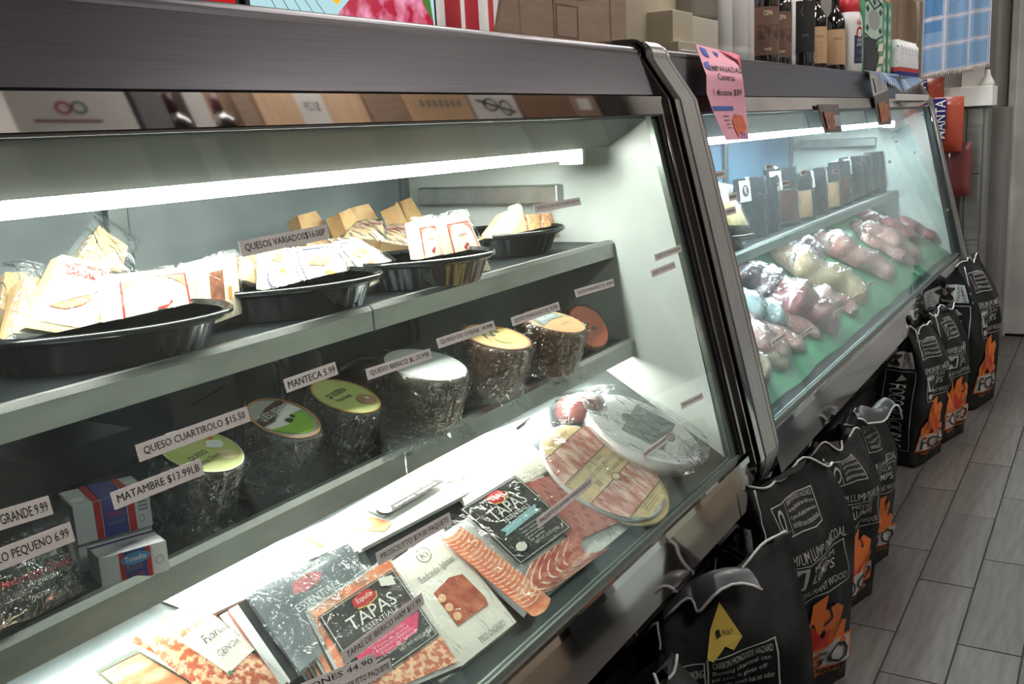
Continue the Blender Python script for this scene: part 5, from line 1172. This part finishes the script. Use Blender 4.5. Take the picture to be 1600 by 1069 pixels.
# behind the cases: menu screens and striped textile
def wl(x, y, yy): return W(x, y, 1, yy)
scr = emit('menu_screen_pale', (170, 208, 214), .9); scr_r = emit('menu_screen_red', (190, 30, 34), .8)
YY = 1.9; z0 = wl(680, 45, YY).z-.05; xa, xb = wl(388, 0, YY).x, wl(682, 40, YY).x
mb = MB(); mb.box((xa-.012, YY, z0), (xb+.006, YY+.04, z0+.5), blackrub, .004); tv = mb.build('menu_screen', None, 'black framed menu screen showing meat, behind the near case', 'screen')
F = flat((xa+.004, YY-.001, z0+.01), (xb-xa-.012, 0, 0), (0, 0, .48)); mb = MB(); mb.rect(F, 0, 0, 1, 1, scr, 0)
mscr = bpy.data.materials.new('screen_meat'); mscr.use_nodes = True; N = mscr.node_tree.nodes; b = N['Principled BSDF']; tcn = N.new('ShaderNodeTexNoise'); tcn.inputs['Scale'].default_value = 14; tcn.inputs['Detail'].default_value = 6
cr = N.new('ShaderNodeValToRGB'); cr.color_ramp.elements[0].color = (*rgb(176, 24, 60), 1); cr.color_ramp.elements[1].color = (*rgb(240, 160, 190), 1); cr.color_ramp.elements[0].position = .4; cr.color_ramp.elements[1].position = .62
tco = N.new('ShaderNodeTexCoord'); Lk = mscr.node_tree.links; Lk.new(tco.outputs['Object'], tcn.inputs[0]); Lk.new(tcn.outputs[0], cr.inputs[0]); Lk.new(cr.outputs[0], b.inputs['Emission Color']); b.inputs['Emission Strength'].default_value = .8; b.inputs['Base Color'].default_value = (.02, .02, .02, 1)
mb.poly(F, [(.38, 0), (.42, .12), (.5, .22), (.62, .30), (.8, .34), (.97, .3), (.99, .1), (.98, 0)], mscr, .001)
mb.poly(F, [(.36, .2), (.40, .26), (.46, .24), (.42, .16)], nm('screen_yellow', (200, 140, 30), .5, emis=(230, 160, 40), estr=.7), .0015)
mb.poly(F, [(.9, .3), (.96, .5), (1., .5), (.97, .3), (.985, .12)], nm('screen_green', (50, 110, 40), .5, emis=(80, 140, 60), estr=.5), .0015)
for i in range(5): mb.line(F, [(.05+.05*i, .26), (.12+.06*i, .08)], .004, inkg, .001)
mb.build('screen_face', tv)
mb = MB(); xr = wl(250, -20, YY).x; mb.box((xr-.6, YY, z0), (xa-.03, YY+.04, z0+.5), blackrub, .004); t2 = mb.build('menu_screen', None, 'red menu screen left of the meat one, behind the near case', 'screen')
F = flat((xr-.59, YY-.001, z0+.01), (xa-.03-xr+.575, 0, 0), (0, 0, .48)); mb = MB(); mb.rect(F, 0, 0, 1, 1, scr_r, 0); mb.build('screen_face', t2)
# striped textile
stA, stB = wl(684, 55, 1.75), wl(818, 50, 1.75)
stm_r = nm('stripe_red', (160, 34, 46), .9); stm_w = nm('stripe_white', (206, 204, 204), .9)
tx = empty('striped_textile', (stA.x, 1.75, 1.35), 'red and white vertically striped cloth hung beside the menu screen', 'cloth')
ns = 9
for i in range(ns):
    mb = MB(); aa, bb = i/ns, (i+1)/ns
    mb.grid(lambda u, v: Vector((stA.x+(stB.x-stA.x)*(aa+(bb-aa)*u), 1.75+.012*math.sin(22*(aa+(bb-aa)*u)), 1.30+.62*v)), 4, 6, stm_w if i % 2 == 0 else stm_r)
    mb.build('stripe', tx)
# rail that carries screens and cloth
mb = MB(); mb.box((.2, 1.93, 1.2), (3.6, 1.98, 2.1), nm('back_board', (150, 148, 146), .7), .004); mb.build('wall_partition', None, kind='structure')
mb = MB(); mb.box((2.35, 2.2, 0), (5.4, 2.26, 2.1), nm('back_board2', (120, 116, 112), .7), .004); mb.build('wall_partition', None, kind='structure')

# ================================================================== PAPERS ON THE FAR CASE FRONT
pinkp = nm('pink_paper', (236, 170, 190), .6, 0, (226, 156, 178), 5)
# curling pink flyer taped over the fascia
fl = [(1088, 70), (1152, 84), (1163, 130), (1168, 218), (1133, 219), (1118, 180), (1105, 120), (1098, 96)]
def fly(u, v):                       # v 0 top .. 1 bottom, u left..right
    L_ = [(1087, 69), (1096, 96), (1104, 118), (1104, 145), (1112, 170), (1124, 196), (1134, 219)]; R_ = [(1150, 84), (1156, 102), (1161, 125), (1163, 145), (1165, 170), (1168, 196), (1170, 218)]
    t = v*6; i = min(int(t), 5); f = t-i
    lx, ly = L_[i][0]*(1-f)+L_[i+1][0]*f, L_[i][1]*(1-f)+L_[i+1][1]*f; rx, ry = R_[i][0]*(1-f)+R_[i+1][0]*f, R_[i][1]*(1-f)+R_[i+1][1]*f
    px, py = lx+(rx-lx)*u, ly+(ry-ly)*u
    return G(px, py, -.004+.034*min(1, v*3.2)+.008*math.sin(6*v)*u*(v > .1)+.005*math.sin(PI*u))
def Sf(u, v, h=0):
    p = fly(min(max(u, 0), 1), min(max(1-v, 0), 1)); return p+Vector((-.3, -1, .1)).normalized()*h
mb = MB(); mb.grid(lambda u, v: Sf(u, v), 10, 24, pinkp); fy_ = mb.build('flyer', None, 'curling pink EMPANADAS flyer taped over the far case fascia', 'flyer')
mb = MB()
mb.text(Sf, 'EMPANADAS', .14, .735, .98, .80, ink, .002, .02); mb.text(Sf, 'Caseras', .30, .64, .76, .71, ink, .002, .02); mb.text(Sf, '1 docena $39', .16, .46, .92, .54, ink, .002, .02)
mb.rect(Sf, .02, .315, .62, .36, nm('flyer_blue', (60, 90, 176), .5), .0015, 6, 1)
mb.poly(Sf, [(.05, .98), (.2, .97), (.24, .88), (.1, .90)], nm('flyer_blue'), .002); mb.poly(Sf, [(.35, .96), (.5, .95), (.46, .90)], nm('flyer_blue'), .002); mb.poly(Sf, [(.02, .82), (.16, .84), (.14, .74), (.04, .76)], nm('flyer_blue'), .002)
mb.build('flyer_print', fy_); mb = MB(); mb.poly(Sf, [(.5, .22), (.62, .28), (.86, .26), (.95, .14), (.8, .06), (.66, .10), (.6, .02), (.5, .12)], nm('empanada_orange', (222, 112, 60), .5, 0, (196, 80, 44), 60), .002)
for i in range(4): mb.line(Sf, [(.25, .26-i*.04), (.42, .26-i*.04)], .01, inkg, .002)
for i in range(3): mb.line(Sf, [(.7+.1*i, .0), (.74+.1*i, .08)], .03, nm('flyer_violet', (170, 90, 200), .5), .002)
mb.build('flyer_picture', fy_)
mb = MB(); a, b, c_ = Sf(.6, 1), Sf(1, .88), Sf(.98, .80, .004); a2 = Sf(.55, 1, .001); mb.add([a2, Sf(1, .97, .008), c_, Sf(.86, .9, .012)], [(0, 3, 1), (3, 2, 1)], nm('rose_back', (214, 96, 116), .6)); mb.build('curled_corner', fy_)
def hang(name, label, pts, mats, yy):
    bl, br, tr, tl = [G(x, y, .022+(k-.75)*.1) for (x, y), k in zip(pts, yy)]; S = quad(bl, br, tr, tl, pillow=.004)
    mb = MB(); slab(mb, S, .004, mats[0], None, 6); o = mb.build(name, None, label, 'card'); mb = MB()
    mb.rect(S, .1, .1, .55, .72, mats[1], .002, 3); mb.rect(S, .55, .2, .92, .6, mats[2], .002, 3); mb.build('printed_label', o)
dkb = nm('dark_brown_card', (60, 38, 32), .4, 0, (40, 28, 26), 20, coat=.4)
hang('hanging_card', 'small dark brown card stuck over the far lamp, left of two', [(1290, 207), (1316, 206), (1310, 163), (1278, 163)], (dkb, nm('card_tan', (176, 116, 88), .5, 0, (90, 50, 40), 60), nm('card_grey', (150, 150, 160), .5)), (.75, .75, .765, .765))
hang('hanging_card', 'long curling brown card hung from the far fascia under the throw', [(1374, 196), (1393, 194), (1388, 140), (1366, 150)], (dkb, nm('card_orange', (196, 110, 70), .5, 0, (110, 60, 40), 60), nm('card_tan')), (.75, .75, .77, .77))
hang('clear_sleeve', 'clear curling sleeve above the long brown card', [(1366, 150), (1388, 142), (1378, 112), (1359, 112)], (nm('sleeve_grey', (134, 128, 130), .15, .3, (190, 190, 200), 20, coat=.8), nm('sleeve_grey'), nm('sleeve_grey')), (.77, .77, .80, .80))
# keyhole lock on the far fascia
c_ = G(1417, 484, .012); mb = MB(); mb.M = Matrix.Translation((c_.x, gy(.53)-.0125, .53)) @ Matrix.Rotation(PI/2-.235, 4, 'X')
mb.lathe([(0, 0), (.018, 0), (.018, .004), (.015, .008), (.006, .009), (.005, .004), (0, .004)], nm('lock_black', (20, 20, 22), .15, .6), 24); mb.build('lock', None, 'round black lock on the mirror fascia of the far case', 'lock')

# ================================================================== CHARCOAL BAGS
bagm = nm('black_bag_paper', (24, 24, 26), .62, 0, (16, 16, 17), 9, bump=.9, bscale=9, spec=.35)
bagin = nm('bag_seam_white', (186, 184, 182), .6); bagw = nm('bag_print_white', (176, 174, 172), .55)
bago = nm('flame_orange', (214, 112, 42), .5, 0, (196, 90, 34), 8); bagr = nm('flame_red', (186, 44, 36), .5)
def charcoal_bag(label, x, y, w_, d_, h_, yaw, lean=0, seed=1, front='full', side='black', top='seam', sag=1.0, leanx=0, slant=0):
    rnd = random.Random(seed); ph = [rnd.uniform(0, 6.3) for _ in range(8)]
    root = local('charcoal_bag', label, 'charcoal bag', 'black charcoal bags leaning along the cases')
    def dims(t):
        k = 1 if t < .70 else max(0, 1-((t-.70)/.30)**1.5)
        return w_*(1-.05*t+.04*math.sin(PI*min(1, t*1.2)))*(1-.06*(t > .8)*(t-.8)), max(.012, d_*(.94+.10*math.sin(PI*min(1, t*1.1)))*k)
    def base(t):
        return Vector((leanx*t*t, lean*t*t+.02*sag*math.sin(PI*t)*0, h_*t))
    def wob(a, t):
        return (.012*math.sin(7*t+3*a+ph[0])+.009*math.sin(13*t-5*a+ph[1])+.005*math.sin(27*t+9*a+ph[2]))*min(1, t*8)
    def P(side_, a, t, h=0):
        W_, D_ = dims(t); b = base(t); a = max(-1, min(1, a))
        q = 1-abs(a)**6*.10
        if side_ == 'F': v = Vector((a*W_/2, -D_/2*q-.35*wob(a, t)*2-h, 0))
        elif side_ == 'B': v = Vector((-a*W_/2, D_/2*q+wob(a+3, t)+h, 0))
        elif side_ == 'L': v = Vector((-W_/2*(1-.04*(1-abs(a)**4)*(t > .6))-wob(a+1, t)*.5*(1-abs(a)**3)-h, -a*D_/2, 0))
        else: v = Vector((W_/2+wob(a+2, t)*.5*(1-abs(a)**3)+h, a*D_/2, 0))
        z = 0
        if t > .9: z = (.012*math.sin(5*v.x/w_*2+ph[3])+.008*math.sin(17*v.x/w_+ph[4]))*(t-.9)*10
        return b+v+Vector((0, 0, z+slant*h_*t*t*v.x/w_*2))
    mb = MB(); n = 24; m_ = 34; vs = []; fs = []
    def P2(s_, a, t):                      # corners shared: blend both faces' wobble
        return P(s_, a, t)
    per = [('F', -1+2*i/10) for i in range(10)]+[('R', -1+2*i/6) for i in range(6)]+[('B', -1+2*i/10) for i in range(10)]+[('L', -1+2*i/6) for i in range(6)]
    n = len(per)
    for j in range(m_+1):
        t = j/m_
        for s_, a in per: vs.append(P2(s_, a, t))
    for j in range(m_):
        for i in range(n): q = (i+1) % n; fs.append((j*n+i, j*n+q, (j+1)*n+q, (j+1)*n+i))
    fs += [tuple(range(n))[::-1], tuple(range(m_*n, (m_+1)*n))]
    mb.add(vs, fs, bagm, smooth=True); mb.build('bag_body', root, origin=(0, 0, 0))
    F = lambda u, v, h=0: P('F', -1+2*u, v, h*1.3+.0042); Ls = lambda u, v, h=0: P('L', -1+2*u, v, h*1.3+.0042)
    mb = MB()
    if front == 'full':
        if 1:
            mb.frame(F, .12, .80, .66, .93, .008, .004, bagw, .001, 4)
            mb.line(F, [(.3, .80), (.3, .93)], .006, bagw, .001); mb.ring(F, .21, .865, .045, .045, .7, bagw, .001)
            for i, t in enumerate(('CARBON MONOXIDE HAZARD', 'Burning charcoal can kill you', 'It gives off carbon monoxide', 'NEVER burn charcoal inside')): mb.text(F, t, .33, .905-i*.028, .64, .923-i*.028, bagw, .0012)
        mb.text(F, 'PREMIUM LUMP CHARCOAL', .10, .69, .92, .735, bagw, .001, .01)
        mb.rect(F, .10, .575, .34, .67, bagw, .0015, 6); mb.text(F, 'M', .14, .588, .30, .66, ink, .004, .03); mb.text(F, 'MEDIUM', .40, .64, .74, .665, bagw, .001); mb.text(F, 'LUMPS', .40, .585, .74, .63, bagw, .001, .02)
        mb.frame(F, .08, .50, .90, .68, .008, .004, bagw, .001, 6); mb.text(F, 'RESTAURANT WOOD', .24, .52, .86, .55, bagw, .001); mb.ell(F, .15, .535, .04, .02, bagw, .001)
        fl_ = [(.10, .20), (.06, .30), (.14, .36), (.10, .43), (.20, .40), (.26, .35), (.30, .42), (.28, .50), (.40, .44), (.46, .38), (.50, .46), (.62, .49), (.60, .42), (.70, .44), (.80, .40), (.78, .34), (.90, .31), (.88, .20)]
        c_ = (.48, .24)
        for p, q in zip(fl_, fl_[1:]): mb.poly(F, [c_, q, p], bago, .0012)
        rd = [(.34, .24), (.32, .31), (.42, .30), (.48, .37), (.56, .30), (.66, .33), (.66, .24)]
        for p, q in zip(rd, rd[1:]): mb.poly(F, [(.5, .23), q, p], bagr, .0024)
        for p in ([(.18, .24), (.2, .31), (.16, .36)], [(.36, .34), (.40, .40), (.34, .45)], [(.58, .36), (.66, .38), (.62, .44)], [(.74, .26), (.8, .31), (.76, .36)]): mb.line(F, p, .014, ink, .003)
        mb.rect(F, .04, .115, .96, .245, bago, .002, 6, 2)
        mb.rect(F, .06, .125, .94, .235, bagw, .003, 12, 4); mb.text(F, 'FOGO', .09, .135, .91, .225, ink, .007, .02)
        mb.text(F, 'PREMIUM CHARCOAL', .14, .085, .86, .105, bago, .001)
    if side in ('black', 'tag', 'both'):
        mb.rect(Ls, .20, .74, .80, .86, bagw, .002, 8); mb.text(Ls, 'M', .24, .76, .48, .84, ink, .005, .03, rot=90); mb.text(Ls, 'MEDIUM', .54, .75, .62, .85, ink, .005, rot=90); mb.text(Ls, 'LUMPS', .66, .75, .75, .85, ink, .005, .01, rot=90)
        mb.frame(Ls, .18, .12, .82, .72, .016, .004, bagw, .001, 8); mb.text(Ls, 'FOGO BLACK BAG', .32, .14, .66, .62, bagw, .0014, .02, rot=270)
        mb.poly(Ls, [(.45, .64), (.66, .66), (.55, .70)], bagw, .0014)
    if front == 'warn':
        mb.frame(F, .30, .50, .76, .765, .010, .004, bagw, .001, 6)
        for i, t in enumerate(('CARBON MONOXIDE HAZARD', 'Burning charcoal can', 'kill you. It gives off', 'monoxide, which has no odor', '', 'NEVER burn charcoal inside', 'homes, vehicles or tents')):
            if t: mb.text(F, t, .33, .728-i*.034, .73-.02*(i % 3), .752-i*.034, bagw, .0014)
        mb.ring(F, .21, .58, .06, .06, .8, bagw, .001); mb.text(F, 'COOKING', .14, .70, .28, .73, bagw, .001); mb.line(F, [(.18, .54), (.25, .64)], .012, bagw, .001); mb.frame(F, .12, .49, .29, .755, .008, .004, bagw, .001, 3)
        mb.text(F, 'FOGO', .5, .28, .86, .34, bagw, .001); mb.line(F, [(.2, .38), (.9, .38)], .004, bagw, .001)
    if mb.v: mb.build('bag_print', root, origin=(0, 0, 0))
    # stitched top seam, white paper edge and string
    mb = MB(); mb.tube([P('F', -1+2*i/20, 1.0, .002)+Vector((0, 0, .002)) for i in range(21)], .0028, bagin, 5); mb.build('paper_edge', root, origin=(0, 0, 0))
    if top in ('string', 'seam', 'flap'):
        mb = MB(); pts = [P('L', 0, 1, .003)+Vector((-.004-.004*math.sin(3*i), -.03-.006*i, -.022*i)) for i in range(int(5+rnd.random()*6))]; mb.tube(pts, .0022, bagin, 5); mb.build('string', root, origin=(0, 0, 0))
    if top in ('flap', 'crumple'):
        mb = MB(); a0_, a1_ = (-.95, .2) if top == 'flap' else (-.9, .9)
        def ff(u, v): p = P('F', a0_+(a1_-a0_)*u, 1, .0); return p+Vector((.02*math.sin(7*u+ph[5])*v, -.07*v*(.5+u*.7), .028*math.sin(PI*v)+.03*math.sin(9*u+ph[6])*v))
        mb.grid(ff, 16, 6, nm('bag_inside_grey', (64, 64, 68), .4, 0, coat=.2)); mb.build('top_flap', root, origin=(0, 0, 0))
        mb = MB(); mb.tube([ff(i/16, 1) for i in range(17)], .003, bagin, 5); mb.build('flap_edge', root, origin=(0, 0, 0))
    put(root, (x, y, .0005), (0, 0, yaw)); root['_o'] = [0, 0, 0]
    return root, P
A_, PA = charcoal_bag('nearest large charcoal bag with a yellow tag and printed warning box', 1.60, .575, .28, .18, .455, -PI/2+.70, .0, 3, 'warn', None, 'flap', slant=.13)
mb = MB(); LsA = lambda u, v, h=0: PA('F', -1+2*u, v, h+.0018)
tu, tv = .42, .84
tp = [(-.10, -.064), (-.053, .013), (.023, .085), (.106, -.026), (.049, -.059), (.004, -.040), (-.026, -.054), (-.072, -.077)]
mb.poly(LsA, [(tu+1.15*a, tv+1.1*b) for a, b in tp], nm('yellow_tag', (226, 196, 90), .6, 0, (216, 184, 76), 12), .004)
mb.text(LsA, 'PRIORITY', tu+.005, tv-.012, tu+.07, tv+.006, ink, .005); mb.poly(LsA, [(tu-.035, tv-.015), (tu-.005, tv-.01), (tu-.01, tv+.012), (tu-.035, tv+.008)], ink, .005); mb.build('yellow_tag', A_, origin=(0, 0, 0))
charcoal_bag('charcoal bag with full flame print standing behind the yellow tagged bag', 2.0, .59, .31, .17, .515, -.33, -.03, 5, 'full', 'tag', 'string')
charcoal_bag('third charcoal bag along the cases, flame print half turned away', 2.47, .60, .23, .16, .44, -.30, -.03, 8, 'full', 'tag', 'string')
charcoal_bag('fourth charcoal bag with crumpled open grey top', 2.73, .60, .23, .15, .445, -.26, -.03, 11, 'full', 'tag', 'crumple')
charcoal_bag('fifth charcoal bag whose side panel lettering stands clear', 3.74, .61, .23, .17, .49, -.22, -.03, 14, 'full', 'black', 'string')
charcoal_bag('sixth charcoal bag leaning behind the lettered one', 4.03, .565, .22, .16, .51, -.26, -.01, 17, 'full', 'tag', 'string')
charcoal_bag('last and tallest charcoal bag beside the column', 4.58, .53, .26, .20, .62, -.2, .0, 21, 'full', 'tag', 'seam')
charcoal_bag('low slumped charcoal bag under the near case at the bottom edge', 1.26, .56, .26, .20, .40, .15, .0, 25, None, None, 'string')

# ================================================================== ACROSS THE AISLE (seen mirrored in the steel)
SZ = 1.98
mb = MB(); mb.box((1.2, -1.30, SZ-.03), (6.0, -.88, SZ), nm('shelf_board', (150, 140, 128), .6, 0, (140, 130, 118), 5), .002); sh = mb.build('aisle_shelf', None, 'high wall shelf across the aisle, mirrored in the steel rail', 'shelf')
mb = MB(); mb.box((1.2, -1.33, .4), (6.0, -1.30, 2.6), nm('back_board3', (170, 160, 150), .7)); mb.build('shelf_back', sh)
def abox(x0, x1, mat, label, deco=None, h=.46):
    mb = MB(); mb.box((x0, -1.2, SZ), (x1-.012, -.90, SZ+h), mat, .002); o = mb.build('aisle_box', None, label, 'box', 'boxes mirrored in the glass rail')
    if deco: S = flat((x1-.012, -.8995, SZ), (-(x1-.012-x0), 0, 0), (0, 0, h)); mb = MB(); deco(mb, S); mb.build('box_print', o)
abox(1.75, 2.18, white, 'white printed box mirrored at the left of the glass rail', lambda mb, S: (mb.ring(S, .45, .60, .07, .05, .6, nm('teal_edge', (70, 130, 110)), .001), mb.ring(S, .58, .60, .07, .05, .6, red, .001), mb.line(S, [(.3, .50), (.85, .51)], .02, nm('wine_ink', (130, 40, 44)), .001)))
abox(2.19, 2.32, nm('grey_carton'), 'grey box mirrored left of the first bottle'); abox(2.40, 2.50, white, 'white card mirrored between the bottles')
abox(2.62, 2.72, card, 'brown cardboard tube box mirrored beside the second bottle'); abox(2.73, 3.35, woodm, 'wooden crate with a $129 sign mirrored in the rail', lambda mb, S: (mb.rect(S, .40, .35, .66, .8, white, .001), mb.text(S, '$129', .46, .54, .60, .64, ink, .002)))
abox(3.37, 3.62, card, 'brown box mirrored right of the wooden crate'); abox(3.64, 4.15, nm('light_print_box', (214, 176, 136), .6), 'tan lettered box mirrored mid rail', lambda mb, S: [mb.rect(S, .15+.1*i, .58, .20+.1*i, .66, inkg, .001) for i in range(7)])
abox(4.17, 4.6, white, 'white box with black swirls mirrored in the rail', lambda mb, S: (mb.ring(S, .3, .56, .14, .1, .75, ink, .001), mb.ring(S, .62, .6, .16, .08, .75, ink, .001), mb.line(S, [(.1, .5), (.9, .66)], .03, ink, .001)))
abox(4.62, 5.2, nm('brown_box2', (142, 108, 84), .7), 'dark brown box mirrored toward the rail end'); abox(5.22, 5.55, card, 'brown box with white shipping label mirrored at the rail end', lambda mb, S: mb.rect(S, .3, .52, .8, .68, white, .001)); abox(5.57, 5.95, blackrub, 'black box mirrored last in the rail')
for x, d in ((2.36, 'left dark bottle mirrored in the glass rail'), (2.56, 'right dark bottle mirrored in the glass rail')):
    b = bottle(x, -.93, .042, .34, wine, None, desc=d, group='bottles on the aisle shelf', cap=nm('wine_capsule', (90, 30, 36), .4)); b.location.z += SZ-TOP
# plain papers on the shop wall, mirrored low in the fascia
for i, (x, y, z, m_) in enumerate([(2.2, -1.29, .9, white), (2.9, -1.29, 1.1, card), (3.6, -1.29, .8, white), (1.7, -1.29, 1.2, nm('grey_carton')), (4.4, -1.29, 1.0, card)]):
    mb = MB(); mb.box((x, y, z-.2), (x+.35, y+.12, z+.2), m_, .003); mb.build('aisle_box', None, ['white box on the wall rack mirrored in the fascia', 'brown box on the wall rack mirrored in the fascia', 'second white box on the wall rack mirrored in the fascia', 'grey box on the wall rack mirrored in the fascia', 'second brown box on the wall rack mirrored in the fascia'][i], 'box', 'boxes mirrored in the fascia')

for i, (x, w_, h, m_) in enumerate([(1.7, .5, .45, white), (2.25, .4, .6, card), (2.7, .3, .35, blackrub), (3.05, .45, .5, white), (3.55, .35, .6, card2), (3.95, .5, .4, card), (4.5, .4, .55, white), (4.95, .5, .5, nm('grey_carton')), (5.5, .4, .45, white)]):
    mb = MB(); mb.box((x, -1.0, 0), (x+w_-.02, -.62, h), m_, .003); mb.build('floor_box', None, ['first', 'second', 'third', 'fourth', 'fifth', 'sixth', 'seventh', 'eighth', 'ninth'][i]+' box standing on the floor across the aisle, mirrored in the low fascia', 'box', 'boxes on the floor across the aisle')
